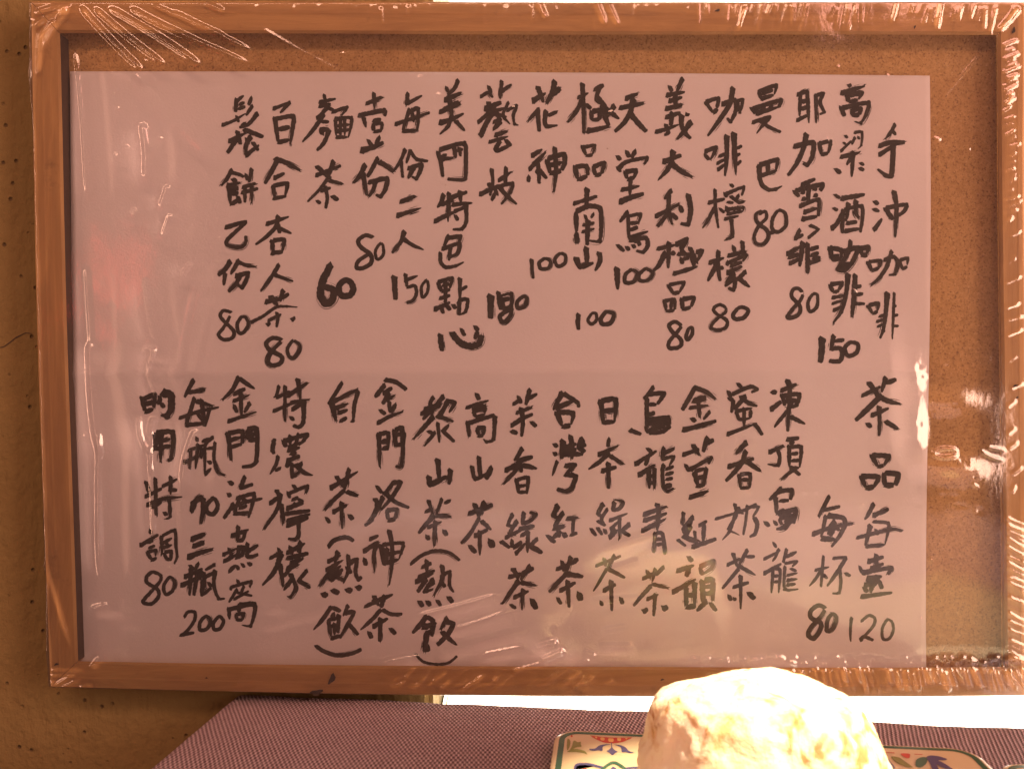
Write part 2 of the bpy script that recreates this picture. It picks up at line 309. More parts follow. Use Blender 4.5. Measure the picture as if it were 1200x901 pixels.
八 24/~450,1540 400,1530 360,1560 380,1600 450,1640 440,1680 390,1690 370,1660 400,1600 450,1550
零 22/~515,1545 485,1590 490,1630 515,1650 550,1610 555,1570 520,1545
鬆 22/185,130 180,210/20;185,145 230,110/200,165 235,150/195,190 240,175/100,285 170,260 240,215/185,230 200,270/275,120 255,170/280,170 240,230/310,215 260,280 200,300/240,270 210,290/26;140,380 240,330/190,320 210,400/200,350 165,400 130,450/230,310 345,355/22;270,350 240,400 240,465/240,465 280,430 320,400/280,385 315,435/240,360 260,400
餅 22/160,545 130,600 95,640/150,560 210,575 230,590/26;160,600 190,615/130,640 210,620/140,665 200,650/150,690 200,680/140,640 150,750/150,750 200,720/190,700 210,745/22;240,570 250,610/275,540 260,620/220,650 300,625/215,680 315,655/235,640 235,740/275,630 275,745
乙 24/120,885 245,845/24;~245,850 190,900 130,960 140,990 210,1000 240,970 240,930
份 24/150,1080 120,1130 75,1165/120,1150 110,1225/200,1075 180,1110 150,1160/195,1085 240,1105 305,1115/24;180,1170 260,1145 240,1200 220,1240 185,1210/210,1160 180,1220 135,1260
八 22/~155,1380 110,1370 90,1400 120,1440 170,1490 160,1530 110,1540 80,1510 110,1470 150,1400
零 24/~215,1405 190,1450 200,1500 230,1495 255,1450 240,1410 215,1405
@860,430
茶 26/790,90 855,180/750,170 860,115/890,60 865,150/890,95 955,72/28;850,180 790,240 710,315/840,165 900,200 980,218/24;805,285 910,240/850,230 855,320 850,405/28;780,330 808,355/888,318 965,365
品 26/805,515 845,585/808,518 915,518 880,575/845,585 880,575/30;745,640 775,710/745,640 855,640 820,705/775,710 825,700/878,625 885,695/885,620 970,625 945,695/885,695 940,690
每 24/820,800 790,860 765,895/815,870 910,830/22;800,925 770,1050/815,905 910,910 905,960 885,1040/775,1050 885,1040/720,1000 930,945 990,960/830,950 845,985
壺 24/830,1095 845,1130/785,1140 880,1110/800,1180 880,1150/830,1110 840,1180/20;735,1165 755,1210/24;755,1205 935,1170 900,1215/28;780,1240 870,1225/765,1280 850,1250 870,1280/850,1240 810,1280 800,1325/24;745,1345 930,1320/760,1290 785,1320/855,1265 870,1300
一 18/690,1465 682,1540 685,1610
二 20/~745,1490 790,1455 825,1470 820,1510 780,1560 740,1600/740,1600 760,1575 820,1600
零 16/~900,1475 870,1530 875,1590 910,1590 935,1540 925,1490 895,1475
每 24/560,755 530,810 495,880/520,840 625,815/540,870 510,1000/26;550,870 645,880 655,920 620,990 570,1055/28;515,1005 600,1010/22;460,980 560,940 700,915/40;590,900 560,990/20;590,930 620,960
杯 20/525,1105 510,1290/475,1190 560,1170/510,1190 480,1240 440,1285/520,1210 550,1240/580,1120 665,1112/660,1115 600,1210 545,1285/620,1180 628,1260 620,1325 575,1325/650,1205 685,1225
八 24/~535,1410 495,1395 450,1430 455,1470 510,1500 500,1550 465,1590 435,1565 455,1520 510,1460 535,1420
零 22/~575,1445 550,1480 545,1540 575,1535 600,1480 590,1450 565,1445
凍 28/220,145 255,150/215,250 280,200/24;275,140 370,100/315,75 330,130 315,380/280,160 300,230/280,170 390,155 370,225 305,245/34;300,200 370,195/310,170 340,230/24;310,260 235,355/330,290 370,310 420,335
頂 24/205,500 295,460/255,480 270,520 265,580 195,568/26;310,425 385,415/350,430 330,460/22;325,460 325,590/330,470 400,460 385,590/335,510 380,505/335,550 385,545/330,590 385,590/350,600 275,660/350,600 390,635
烏 26/280,710 240,750 205,780/260,730 345,715 330,780/245,760 250,860/265,785 325,780/250,860 300,835/30;265,860 365,830 360,870 350,920/30;270,880 350,870 350,900/32;300,900 360,890/26;180,905 210,935/22;235,900 255,930/265,895 285,925/30;350,870 300,940 245,950
龍 18/230,1025 250,1060/175,1125 255,1085/265,1065 245,1110 225,1140/20;175,1210 280,1150/230,1180 220,1325/240,1180 275,1180 262,1325/235,1225 265,1220/235,1260 265,1255/310,1065 290,1140 300,1150/310,1110 370,1080/18;300,1150 375,1135 340,1170/300,1165 290,1310 380,1300/310,1220 375,1205/310,1250 375,1240/310,1275 365,1270/330,1180 370,1195
@640,430
蜜 24/1120,95 1150,125/1065,140 1085,180/1090,160 1200,110 1240,130 1200,150/1070,180 1100,200 1085,270/1140,170 1180,210 1240,230/1170,170 1100,250/22;1110,260 1210,240/1115,265 1130,310 1200,300/1200,250 1195,300/1160,240 1160,350/24;1060,395 1220,335/1220,330 1270,400
香 26/1175,440 1110,510/1065,585 1220,535/1170,490 1150,560 1100,620 1050,670/1170,550 1260,612/22;1130,630 1140,710/1135,630 1200,620 1190,710/1140,660 1190,660/1140,710 1190,705
奶 18/1105,800 1120,870 1060,950 1135,985/1110,850 1080,960 1030,1015/990,890 1130,850 1160,860/1180,810 1170,900 1155,985/1120,820 1140,850 1235,800/18;1210,820 1250,815 1210,880/22;1220,880 1240,920 1225,980 1190,995
茶 22/1095,1090 1120,1170/1060,1160 1140,1120/1180,1070 1130,1160/1170,1110 1225,1110/1130,1180 1080,1240 1030,1300/1120,1160 1230,1220/1095,1290 1190,1260/1140,1220 1140,1420/24;1070,1335 1085,1370/1100,1350 1110,1370/34;1185,1320 1225,1360
金 26/875,115 840,180 795,255/870,120 940,145 995,190/34;860,200 940,180/24;890,190 900,300/840,240 950,225/850,300 880,320/960,260 920,310/28;800,370 880,350 1000,315
萱 26/800,515 900,480/860,455 900,520/945,410 920,500/935,450 985,425/22;815,570 840,615/845,600 975,525 950,570/26;870,610 930,595/870,620 890,700/940,590 920,700/885,650 930,640/880,700 925,690/28;840,765 955,725
紅 20/805,850 800,930/860,870 830,970/800,990 900,1020/26;860,880 800,950 830,1000/850,930 810,1000 890,1030/18;870,960 880,1060 850,1040/770,1010 820,1050/840,1000 880,1020/24;855,1055 1000,1005/895,930 945,900/925,920 920,1030
韻 26/830,1110 860,1140/28;765,1195 870,1160/840,1170 820,1230/740,1320 880,1240/820,1290 820,1400/870,1260 870,1400/830,1340 870,1330/820,1410 880,1395/900,1180 920,1220/900,1170 985,1130 970,1180 920,1210/915,1250 920,1380/930,1250 980,1240 975,1370/930,1290 975,1280/930,1330 975,1320/26;940,1370 880,1430/960,1380 1000,1430
烏 24/630,115 600,160 570,190/605,160 700,150 650,220/590,180 590,360/600,220 650,220/600,280 640,265/26;600,310 720,290 725,340/600,370 700,350/600,330 720,310/30;620,350 720,325/24;490,370 560,395/580,350 600,390/26;725,340 690,380 600,390
龍 24/590,475 620,500/520,570 650,490/600,520 580,580/540,635 640,570/600,600 605,715/635,590 635,715/610,640 640,635/610,680 640,675/28;690,470 680,540/680,510 755,475/22;680,540 755,520 720,580/690,570 680,600 685,700 710,730 750,710/700,600 750,580/700,630 750,615/700,660 745,650/34;695,700 740,690
青 24/570,865 710,815/650,800 670,870/570,900 710,855/28;560,960 700,890/660,850 650,960/22;640,970 630,1090/645,970 685,970 695,1100/640,1010 690,1005/640,1040 690,1035
茶 22/590,1190 610,1240/565,1240 640,1200/690,1170 640,1220/640,1180 620,1260/615,1280 560,1340 510,1400/620,1270 720,1295/24;590,1360 660,1330/640,1330 630,1460/36;570,1420 595,1435/685,1400 710,1425
日 28/320,195 335,330/322,200 415,180 400,325/330,260 405,250/335,325 405,320
本 24/370,415 360,470/305,515 425,460/370,500 310,560 245,600/375,520 455,570/325,610 415,585/365,560 365,715
綠 22/335,800 300,860 335,880/360,830 320,890 345,930/300,900 350,930/260,945 295,990/300,940 330,985/340,950 355,980/400,790 390,840 430,830 455,790 400,775/18;370,900 480,855/375,950 430,900/430,880 430,1010/24;370,1000 420,950/400,940 380,990/490,920 440,960 495,990
茶 20/340,1120 350,1170/290,1165 440,1105/400,1100 360,1180/355,1180 310,1260 275,1315/22;360,1180 465,1235/24;335,1310 410,1270/380,1250 385,1430/320,1370 330,1400/435,1350 450,1390
台 28/95,150 40,255/100,155 190,210 190,240/60,240 170,195/62,265 95,350/62,265 165,265 145,340/95,352 145,340
灣 26/45,450 70,470/45,500 65,520/20;65,550 35,640/30;100,430 90,540/140,400 150,440/110,470 180,450/110,500 180,480/150,430 150,540/215,420 190,470 230,500/200,430 230,470/90,510 220,510/26;110,580 175,570 110,630/110,630 180,635 150,715 120,730 60,715
紅 28/70,810 40,870 80,890/100,850 50,930 70,960/40,950 110,930/40,1000 90,960/5,985 55,1030/70,960 75,1000/100,970 120,1000/24;120,890 190,880/160,890 155,980/140,985 185,970
茶 26/90,1135 110,1200/60,1185 150,1150/145,1110 120,1200/150,1150 190,1120/28;120,1210 70,1260 15,1320/120,1210 220,1228/24;80,1310 175,1260/125,1250 135,1410/65,1350 90,1390/34;190,1320 205,1370
@420,430
茉 24/905,220 950,190/935,170 955,215/1005,130 980,225/990,190 1050,155/24;925,270 1020,235/895,345 960,300 1025,275/955,240 965,330 955,410/895,375 935,390/1010,320 1045,350
香 26/960,475 930,530 910,550/930,550 1025,525/860,605 950,565/945,540 955,620/945,580 900,630 848,688/960,575 1050,595/22;925,655 940,740/930,660 1000,640 985,745/935,700 990,690/940,735 985,730
綠 22/905,860 870,930 930,930/930,900 880,980 920,980/860,1000 960,950/835,1020 890,1060/900,1010 900,1060/970,850 960,920 1010,900 1045,860 1000,850/24;940,950 1035,930/950,990 1000,960/995,960 990,1090/920,1095 980,1030/26;910,1060 960,1020/1050,1005 1000,1050/1010,1050 1080,1090
茶 24/880,1230 1000,1200/905,1180 940,1240/1005,1160 950,1250/960,1210 1030,1175/940,1250 890,1320 840,1390/950,1260 1045,1280/910,1350 1000,1310/965,1300 958,1425/890,1390 925,1415/36;1015,1360 1045,1420
高 24/690,155 710,195/630,240 765,195/670,240 750,225/675,270 690,295/670,260 745,240 735,270/690,295 745,275/640,320 650,410/22;645,330 800,280/800,285 795,430 750,440 730,420/695,360 705,400/695,360 740,350 730,400/700,405 735,400
山 24/705,525 715,650/665,580 680,665 780,610/30;780,585 765,620 745,660
茶 28/645,860 790,805/680,800 710,880/740,790 700,880/24;710,880 660,970 600,1035/720,900 780,955/680,990 760,950/710,960 712,1105/28;650,1045 690,1090/38;770,1010 790,1060
黎 24/440,175 410,230/385,250 490,215/365,275 480,230/435,220 430,290/420,260 375,310/500,170 450,230/510,200 570,205 530,270/520,210 470,290/500,240 480,290/440,290 320,425/460,285 560,320/22;465,325 475,445/405,375 440,390/450,380 385,465/530,340 490,380/490,370 565,440
山 28/465,540 475,670/415,640 415,695 520,640/540,600 530,690
茶 22/410,780 440,870/390,850 430,830/540,780 500,800/490,770 450,880/26;440,870 350,975/450,870 545,875/22;405,940 490,905/450,900 445,1050/30;400,985 415,1015/500,955 520,990
上 22/~305,1155 360,1110 430,1080 510,1080 560,1105 595,1135
熱 24/370,1175 430,1145/400,1130 400,1200/350,1230 450,1190/335,1260 440,1200/400,1240 345,1320/440,1240 380,1320 440,1300/400,1280 450,1260/22;490,1160 500,1230 440,1340/480,1230 540,1190 530,1280 560,1320/480,1250 510,1290/26;355,1370 380,1405/400,1370 425,1400/460,1365 485,1400/525,1345 555,1380
飲 28/400,1460 360,1510 315,1560/400,1460 450,1490/390,1500 400,1540/375,1530 440,1500/440,1490 430,1580/390,1560 430,1550/400,1560 385,1670/40;390,1620 405,1670/26;520,1465 480,1540/500,1490 560,1500 530,1560 460,1630/490,1550 530,1590 580,1630
下 18/~335,1680 380,1725 460,1740 530,1730 580,1690
金 26/155,75 220,85 285,135/155,105 95,180/24;145,155 200,120/150,200 215,165/180,150 140,220/180,200 185,270/125,250 160,280/220,215 190,270/110,330 180,290 265,260
門 24/120,390 125,590/120,395 180,380 170,490/30;135,440 180,430/140,480 180,470/26;210,370 220,470/215,370 260,350 255,450/215,400 255,390/225,460 260,450/265,380 255,590 215,580
洛 24/105,695 140,740/95,770 115,800 80,900 35,930/145,760 100,870/210,670 150,750/200,680 255,670 200,760 130,840/150,730 210,790 300,825/165,840 175,895/165,840 230,830 215,890/175,900 220,890
神 24/65,1010 120,985/30,1080 120,1020/115,1030 90,1080 95,1205/35,1120 45,1165/130,1040 150,1160/140,1040 270,1025 250,1090 235,1130/150,1100 250,1080/150,1150 240,1125/170,1060 160,1140/40;150,1060 160,1140/26;180,955 200,1050 195,1180 180,1280
茶 24/35,1405 90,1380/90,1340 120,1400/80,1380 205,1330/155,1340 130,1410/130,1420 90,1470 10,1540/140,1420 190,1450 260,1445/85,1520 175,1470/130,1470 125,1610/60,1550 80,1590/185,1530 220,1565
@260,430
白 24/705,90 670,150 620,220/28;640,200 670,320/640,210 800,130/22;800,140 775,220 770,320 750,320/26;670,240 740,215/680,270 740,250/690,320 735,295
茶 24/635,710 800,610/670,640 720,710/745,595 720,720/720,720 640,790 600,840/28;730,730 800,755/24;650,850 735,805/700,790 705,950/26;610,880 635,915/745,865 770,895
上 24/~625,1055 650,1020 700,1000 740,1000 775,1020
熱 24/680,1080 660,1150/620,1140 700,1100/610,1190 710,1130/660,1160 570,1285/630,1220 700,1160/640,1250 710,1180/650,1220 720,1250/700,1200 640,1250 610,1210/740,1100 745,1190 710,1270/745,1150 795,1120 780,1200 800,1250 820,1225/730,1170 760,1210/32;590,1325 620,1345/645,1305 690,1325/730,1300 765,1315/790,1285 820,1300
飲 24/640,1405 590,1480 535,1540/640,1405 700,1430/660,1440 640,1470/620,1480 680,1470/625,1490 640,1580/685,1450 680,1560/630,1520 680,1510/640,1590 700,1570/660,1500 660,1570/22;740,1395 710,1460/720,1440 780,1430 740,1500 690,1590/740,1500 800,1570
下 24/~550,1630 590,1660 660,1685 720,1685 780,1670 820,1650
特 20/335,110 320,170 300,180/320,180 400,140/370,110 370,320/300,260 440,200/24;385,170 505,90/445,70 460,190/400,210 515,190/410,250 490,200/480,200 480,330 450,355 415,340/400,290 425,315
濃 24/295,430 320,430/305,440 295,490 310,510/20;330,520 320,570 280,630/345,590 310,610/24;355,430 380,470/360,435 510,390 480,430 450,460/400,400 400,460/450,390 430,460/390,470 470,440/385,490 460,470/400,510 440,500/380,550 460,520/400,540 375,590/410,560 410,650 470,600/430,570 480,620 535,635/470,560 440,600
檸 24/320,720 350,780/280,800 350,750/345,740 330,830 245,950/350,800 360,920/20;415,690 440,720/385,730 400,770/395,740 510,690 490,740/410,780 450,760/420,810 430,790/440,770 480,790/24;380,830 480,790/370,860 520,840/380,900 520,860/380,930 510,880/450,900 450,990 430,1010 385,1005
檬 24/330,1060 350,1110/280,1120 360,1080/350,1090 310,1200 235,1280/340,1150 360,1290/30;380,1090 490,1030/400,1050 410,1100/460,1020 450,1090/380,1120 510,1090/400,1150 480,1120/380,1180 450,1150/24;400,1180 360,1230/400,1210 440,1290 400,1350 380,1340/420,1230 360,1310/500,1190 440,1260/450,1250 520,1295
@120,430
金 24/800,60 760,140 700,195/800,65 840,95 895,130/770,160 840,125/765,200 860,165/810,150 815,290/770,220 790,270/865,210 830,270/735,320 820,290 905,262
門 24/735,385 755,550/735,390 825,370 820,450/745,430 815,410/750,470 820,450/28;850,375 860,430/850,370 910,350 905,560 870,580 815,585/860,400 900,390/860,430 905,420
海 24/740,670 770,690/735,740 755,760/770,800 710,890/835,640 805,720/810,710 885,685/22;810,755 770,850 840,870/785,770 895,735 880,800 855,885/750,830 830,790 940,770/800,830 850,810/770,860 870,850/820,770 850,790
燕 22/755,990 860,950/795,930 790,1020/835,960 825,1020/790,1020 830,1010/705,1100 790,1060/740,1060 760,1110/710,1140 790,1095/800,1060 790,1120/790,1060 830,1050 820,1110/780,1120 830,1095/850,1030 845,1110 880,1110 915,1095/850,1080 915,1040/740,1200 780,1160/785,1160 800,1190/815,1150 835,1175/855,1145 875,1165
窩 18/790,1245 800,1270/750,1290 755,1310/750,1290 880,1250 860,1290/790,1300 740,1380/830,1280 810,1330/770,1360 860,1310/790,1320 880,1340/22;800,1390 800,1440/800,1390 890,1380/740,1410 745,1480/740,1420 900,1380 890,1450 870,1520 815,1510/780,1450 790,1480/780,1450 830,1440 820,1480/785,1480 825,1480
每 24/535,75 500,140 480,180/510,150 605,130/540,180 490,340/26;550,200 650,230/580,190 600,350/22;630,240 600,350/450,300 560,260 685,235/550,260 590,320/490,340 600,330
瓶 20/550,410 560,440/620,420 580,440/500,490 600,455/475,560 590,510/520,480 510,600/560,450 545,600/580,470 580,540/650,410 600,450 600,540 600,630/600,630 640,590/610,480 660,470/660,440 650,540 680,620 720,635/620,550 640,570
七 34/525,800 590,755/24;530,790 515,850/590,765 590,850 575,920/520,850 550,800
零 24/~650,765 610,810 615,850 650,860 675,820 665,780 645,768
三 28/520,1010 605,975/530,1050 600,1025/500,1115 560,1090 650,1065
瓶 22/510,1160 540,1190/565,1145 540,1190/480,1230 590,1180/460,1280 590,1220/520,1180 510,1340/560,1190 535,1340/580,1190 570,1250/660,1155 600,1190/590,1200 600,1260 580,1330/590,1250 580,1340 640,1290/600,1230 660,1200/660,1190 650,1280 680,1360 720,1355/620,1260 640,1290
二 22/~480,1465 500,1435 540,1435 540,1480 500,1540 455,1575/455,1570 500,1560 540,1555
零 22/~600,1460 570,1500 575,1540 615,1530 635,1490 615,1460 595,1462
零 22/~680,1460 650,1500 655,1535 690,1530 710,1490 690,1460 675,1462
的 28/230,175 250,260/240,190 310,155 300,240/245,220 300,205/250,265 300,245/24;330,170 340,190 320,220/340,210 365,240/38;350,150 405,160 405,240 380,290 340,280
用 28/310,390 315,450 290,500/26;315,390 420,370 405,540 380,550/320,440 400,420/315,480 400,460/345,390 340,560
特 22/255,670 270,740/250,760 350,710/310,650 315,870/260,810 350,770 470,760/290,820 350,790/350,700 440,655/400,640 400,750/390,720 440,720/390,760 400,880 370,890/360,850 380,870
調 20/280,950 285,980/220,1045 330,980/265,1030 300,1015/270,1060 310,1045/20;260,1085 290,1130/260,1085 315,1070 310,1110/285,1135 320,1115/345,990 350,1100/350,990 430,945 430,1050 440,1110 420,1155/355,1030 410,1000/350,1060 410,1040/370,1020 390,1060/360,1090 380,1130/365,1085 405,1075 400,1130/375,1125 410,1125
八 24/~345,1220 300,1200 265,1220 260,1260 320,1300 330,1340 290,1385 240,1380 245,1360 290,1310 340,1250 340,1215
零 22/~390,1230 360,1280 370,1330 410,1310 425,1260 400,1230 385,1235
"""
# ================================================================== setting
def box(name, x0, x1, y0, y1, z0, z1, mat, parent=None, bev=0.0):
    bm = bmesh.new(); bmesh.ops.create_cube(bm, size=1)
    for v in bm.verts:
        v.co = Vector(((x0 + x1) / 2 + v.co.x * (x1 - x0), (y0 + y1) / 2 + v.co.y * (y1 - y0), (z0 + z1) / 2 + v.co.z * (z1 - z0)))
    if bev: bmesh.ops.bevel(bm, geom=bm.edges[:], offset=bev, segments=3, affect='EDGES')
    me = bpy.data.meshes.new(name); bm.to_mesh(me); bm.free(); me.materials.append(mat)
    o = bpy.data.objects.new(name, me); C.objects.link(o)
    if parent: o.parent = parent
    return o
WY = .0105
EDGE = -.040
wall = box('plaster_wall', -.9, EDGE, WY, WY + .12, -.6, .7, M['plaster'], bev=.004)
tag(wall, 'ochre plaster wall with pits and a hairline crack beside the framed menu', 'wall')
# the hairline crack: a shallow open groove standing in the plaster
cr = [(-2, 408), (5, 406), (12, 401), (18, 396), (24, 393), (30, 390), (37, 391)]
vs = []; fs = []
for i, (a, b) in enumerate(cr):
    hw = .75 * (1 - abs(i - 2.6) / 5)
    vs += [P(a, b - hw - .1, WY - .0002), P(a, b + hw + .1, WY - .0002)]
    if i: fs.append((2 * i - 2, 2 * i - 1, 2 * i + 1, 2 * i))
mesh('crack', vs, fs, M['dark'], wall)
sill = box('window_sill', EDGE + .002, .9, -.03, .34, -.21, -.172, M['white'], bev=.003)
tag(sill, 'white sunlit sill behind the table under the framed menu', 'sill')
# sky backdrop, seen through the opening behind the frame
sk = bpy.data.materials.new('sky_glow'); sk.use_nodes = True; t = sk.node_tree; t.nodes.remove(t.nodes['Principled BSDF'])
em = t.nodes.new('ShaderNodeEmission'); em.inputs[0].default_value = (1, .92, .8, 1); em.inputs[1].default_value = 1.9
t.links.new(em.outputs[0], t.nodes['Material Output'].inputs[0])
tag(mesh('sky', [(-4, 4, -3), (6, 4, -3), (6, 4, 2.3), (-4, 4, 2.3)], [(0, 3, 2, 1)], sk), kind='structure')
# ================================================================== framed board
OUT = [(34, 0), (1207, .6), (1208, 816), (57, 806)]
BOW = [(0, 0), (0, 0), (6.0, 3.2), (-3.5, -1.5)]
INN = [(68.5, 38), (1170.5, 40), (1180, 782), (90, 775.5)]
fr = empty('framed_board', P(620, 812, 0))
PROF = [(0, .0092), (0, -.0058), (.05, -.0074), (.40, -.0080), (.46, -.00785), (.93, -.0078), (1, -.0066), (1, .0012)]
def rail(i, mat):
    j = (i + 1) % 4; vs = []; fs = []; K = 24
    for k in range(K + 1):
        s = k / K
        for (tt, y) in PROF:
            if y > 0 and tt == 1 and i != 3: tt = .72
            ox = OUT[i][0] + (OUT[j][0] - OUT[i][0]) * s; oz = OUT[i][1] + (OUT[j][1] - OUT[i][1]) * s
            ix = INN[i][0] + (INN[j][0] - INN[i][0]) * s; iz = INN[i][1] + (INN[j][1] - INN[i][1]) * s
            bw = 4 * s * (1 - s)
            if i == 2: oz += BOW[2][0] * bw; iz += BOW[2][1] * bw
            if i == 3: ox += BOW[3][0] * bw; ix += BOW[3][1] * bw
            wob = .5 * math.sin(s * 9 + i * 2) * (1 if 0 < k < K else 0)
            v = P(ox + (ix - ox) * tt, oz + (iz - oz) * tt, -.008); v.y = y
            v.z += wob * .0003 * (1 if i % 2 == 0 else 0); v.x += wob * .0003 * (1 if i % 2 else 0)
            vs.append(v - fr.location)
    n = len(PROF)
    for k in range(K):
        for q in range(n - 1):
            a = k * n + q; fs.append((a, a + 1, a + n + 1, a + n))
    # shrink ends by a hair so the mitre shows as a line
    for q in range(n):
        d = (vs[n + q] - vs[q]).normalized() * .00012; vs[q] += d
        d = (vs[K * n + q - n] - vs[K * n + q]).normalized() * .00012; vs[K * n + q] += d
    fs += [tuple(range(n - 1, -1, -1)), tuple(K * n + q for q in range(n))]
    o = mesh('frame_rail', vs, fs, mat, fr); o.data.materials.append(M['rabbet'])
    for k in range(K if i == 3 else 0): o.data.polygons[k * (n - 1) + n - 2].material_index = 1  # left rail's inner face: recess shade put into its dark stain colour
    bm = bmesh.new(); bm.from_mesh(o.data); bmesh.ops.recalc_face_normals(bm, faces=bm.faces); bm.to_mesh(o.data); bm.free()
    return o
for i in range(4): rail(i, M['wood_x'] if i % 2 == 0 else M['wood_z'])
a = P(60, 30, -.008); b = P(1190, 795, -.008)
bb = box('backing_board', a.x, b.x, .0014, .006, b.z, a.z, M['board'], None); bb.location = (0, 0, 0)
put(bb, fr)
tag(fr, 'wooden framed brown hardboard panel that holds the handwritten menu', 'framed board')
def knot(px, py, r, ang, parent):
    vs = []; n = 12
    c = P(px, py, -.0083)
    for k in range(n):
        t = k / n * 2 * math.pi; rr = r * (1 + .25 * math.sin(3 * t + px))
        x = math.cos(t) * rr; z = math.sin(t) * rr * .45
        vs.append(c + Vector((x * math.cos(ang) - z * math.sin(ang), 0, x * math.sin(ang) + z * math.cos(ang))) - parent.location)
    return mesh('wood_knot', vs, [tuple(range(n))], M['dark'], parent)
for k in ((841, 12.5, .0012, .3), (1072, 32, .0009, 1.2), (389, 795, .0028, 1.1), (371, 811, .0030, .2), (242, 794, .0006, 0), (1190, 452, .0012, .4), (1192, 466, .0009, .9), (1188, 36, .0016, 1.3), (776, 796, .0009, .4), (66, 778, .0011, .3)): knot(*k, fr)
# ================================================================== menu sheet
PC = [(82, 84), (1089, 89), (1087, 786), (91, 781)]
CV = 436
def paper_y(px, py):
    y = -.0005 - .0019 * math.exp(-abs(py + (px - 600) * .004 - CV) / 16.0)
    y -= .0007 * math.exp(-(1090 - px) / 30.0) * (.6 + .4 * math.sin(py / 90.0))
    y -= .0004 * (1 + math.sin(px / 140.0 + py / 210.0)) * .5
    y -= .0005 * math.exp(-(px - 80) / 25.0) * (.5 + .5 * math.sin(py / 70.0))
    return y
NX, NY = 150, 150
vs = []; fs = []
for j in range(NY + 1):
    v = j / NY
    for i in range(NX + 1):
        u = i / NX
        x = (PC[0][0] * (1 - u) + PC[1][0] * u) * (1 - v) + (PC[3][0] * (1 - u) + PC[2][0] * u) * v
        y = (PC[0][1] * (1 - u) + PC[1][1] * u) * (1 - v) + (PC[3][1] * (1 - u) + PC[2][1] * u) * v
        x += 2.2 * math.sin(v * 5.2 + .3) * u ** 6 - 1.5 * math.sin(v * math.pi) * (1 - u) ** 6
        y += -1.6 * math.sin(u * math.pi) * (1 - v) ** 5
        vs.append(P(x, y, paper_y(x, y)))
for j in range(NY):
    for i in range(NX):
        a = j * (NX + 1) + i; fs.append((a, a + NX + 1, a + NX + 2, a + 1))
sheet = mesh('menu_sheet', vs, fs, M['paper'], smooth=True)
sol = sheet.modifiers.new('thickness', 'SOLIDIFY'); sol.thickness = .00012; sol.offset = -1
tag(sheet, 'white paper sheet covered in columns of black brush characters and prices', 'menu')
# ---- brush writing, every character its own object
rs = random.Random(3)
def chaikin(p, it):
    for _ in range(it):
        q = [p[0]]
        for a, b in zip(p[:-1], p[1:]):
            q += [(a[0] * .8 + b[0] * .2, a[1] * .8 + b[1] * .2), (a[0] * .2 + b[0] * .8, a[1] * .2 + b[1] * .8)]
        q.append(p[-1]); p = q
    return p
def catmull(p):
    out = []
    n = len(p)
    for i in range(n - 1):
        p0 = p[max(i - 1, 0)]; p1 = p[i]; p2 = p[i + 1]; p3 = p[min(i + 2, n - 1)]
        for k in range(6):
            t = k / 6
            out.append(tuple(.5 * (2 * p1[c] + (p2[c] - p0[c]) * t + (2 * p0[c] - 5 * p1[c] + 4 * p2[c] - p3[c]) * t * t + (-p0[c] + 3 * p1[c] - 3 * p2[c] + p3[c]) * t ** 3) for c in (0, 1)))
    out.append(p[-1]); return out
def resample(p, step):
    L = [0]
    for a, b in zip(p[:-1], p[1:]): L.append(L[-1] + math.hypot(b[0] - a[0], b[1] - a[1]))
    n = max(4, int(L[-1] / step)); out = []; k = 0
    for i in range(n + 1):
        s = L[-1] * i / n
        while k < len(L) - 2 and L[k + 1] < s: k += 1
        t = (s - L[k]) / max(L[k + 1] - L[k], 1e-6)
        out.append((p[k][0] + (p[k + 1][0] - p[k][0]) * t, p[k][1] + (p[k + 1][1] - p[k][1]) * t))
    return out, L[-1]
lift = [0]
def ink_pt(x, y): 
    lift[0] += 1
    return P(x, y, paper_y(x, y) - .00010 - (lift[0] % 4000) * 2.2e-8)
def ribbon(pts, W, VS, FS, e0, e1, curvy):
    n = len(pts) - 1; base = None; ph = rs.random() * 50
    for i, (x, y) in enumerate(pts):
        a = pts[max(0, i - 1)]; b = pts[min(n, i + 1)]
        dx, dy = b[0] - a[0], b[1] - a[1]; l = math.hypot(dx, dy) or 1
        nx, ny = -dy / l, dx / l
        t = i / n
        w = W * (e0 + (1 - e0) * min(1, t / .3)) if t < .3 else W * (1 - (1 - e1) * max(0, (t - .55) / .45) ** 1.3)
        cap = min(1, (i + .55) / 1.6, (n - i + .4) / 1.8); w *= cap ** .6
        wl = w * (1 + .20 * noise.noise(Vector((i * .33, ph, 0))) + .16 * noise.noise(Vector((i * 1.1, ph, 7))))
        wr = w * (1 + .20 * noise.noise(Vector((i * .33, ph, 5))) + .16 * noise.noise(Vector((i * 1.1, ph, 2))))
        sk = .35 * W * (1 if i in (0,) else (.25 if i == n else 0))
        VS.append(ink_pt(x + nx * wl * .5 - dx / l * sk, y + ny * wl * .5 - dy / l * sk)); VS.append(ink_pt(x - nx * wr * .5, y - ny * wr * .5))
        if i: k = len(VS); FS.append((k - 4, k - 2, k - 1, k - 3))
def disc(x, y, r, VS, FS):
    k = len(VS)
    for q in range(9):
        t = q / 9 * 2 * math.pi; rr = r * rs.uniform(.88, 1.06); VS.append(ink_pt(x + math.cos(t) * rr, y + math.sin(t) * rr))
    FS.append(tuple(range(k + 8, k - 1, -1)))
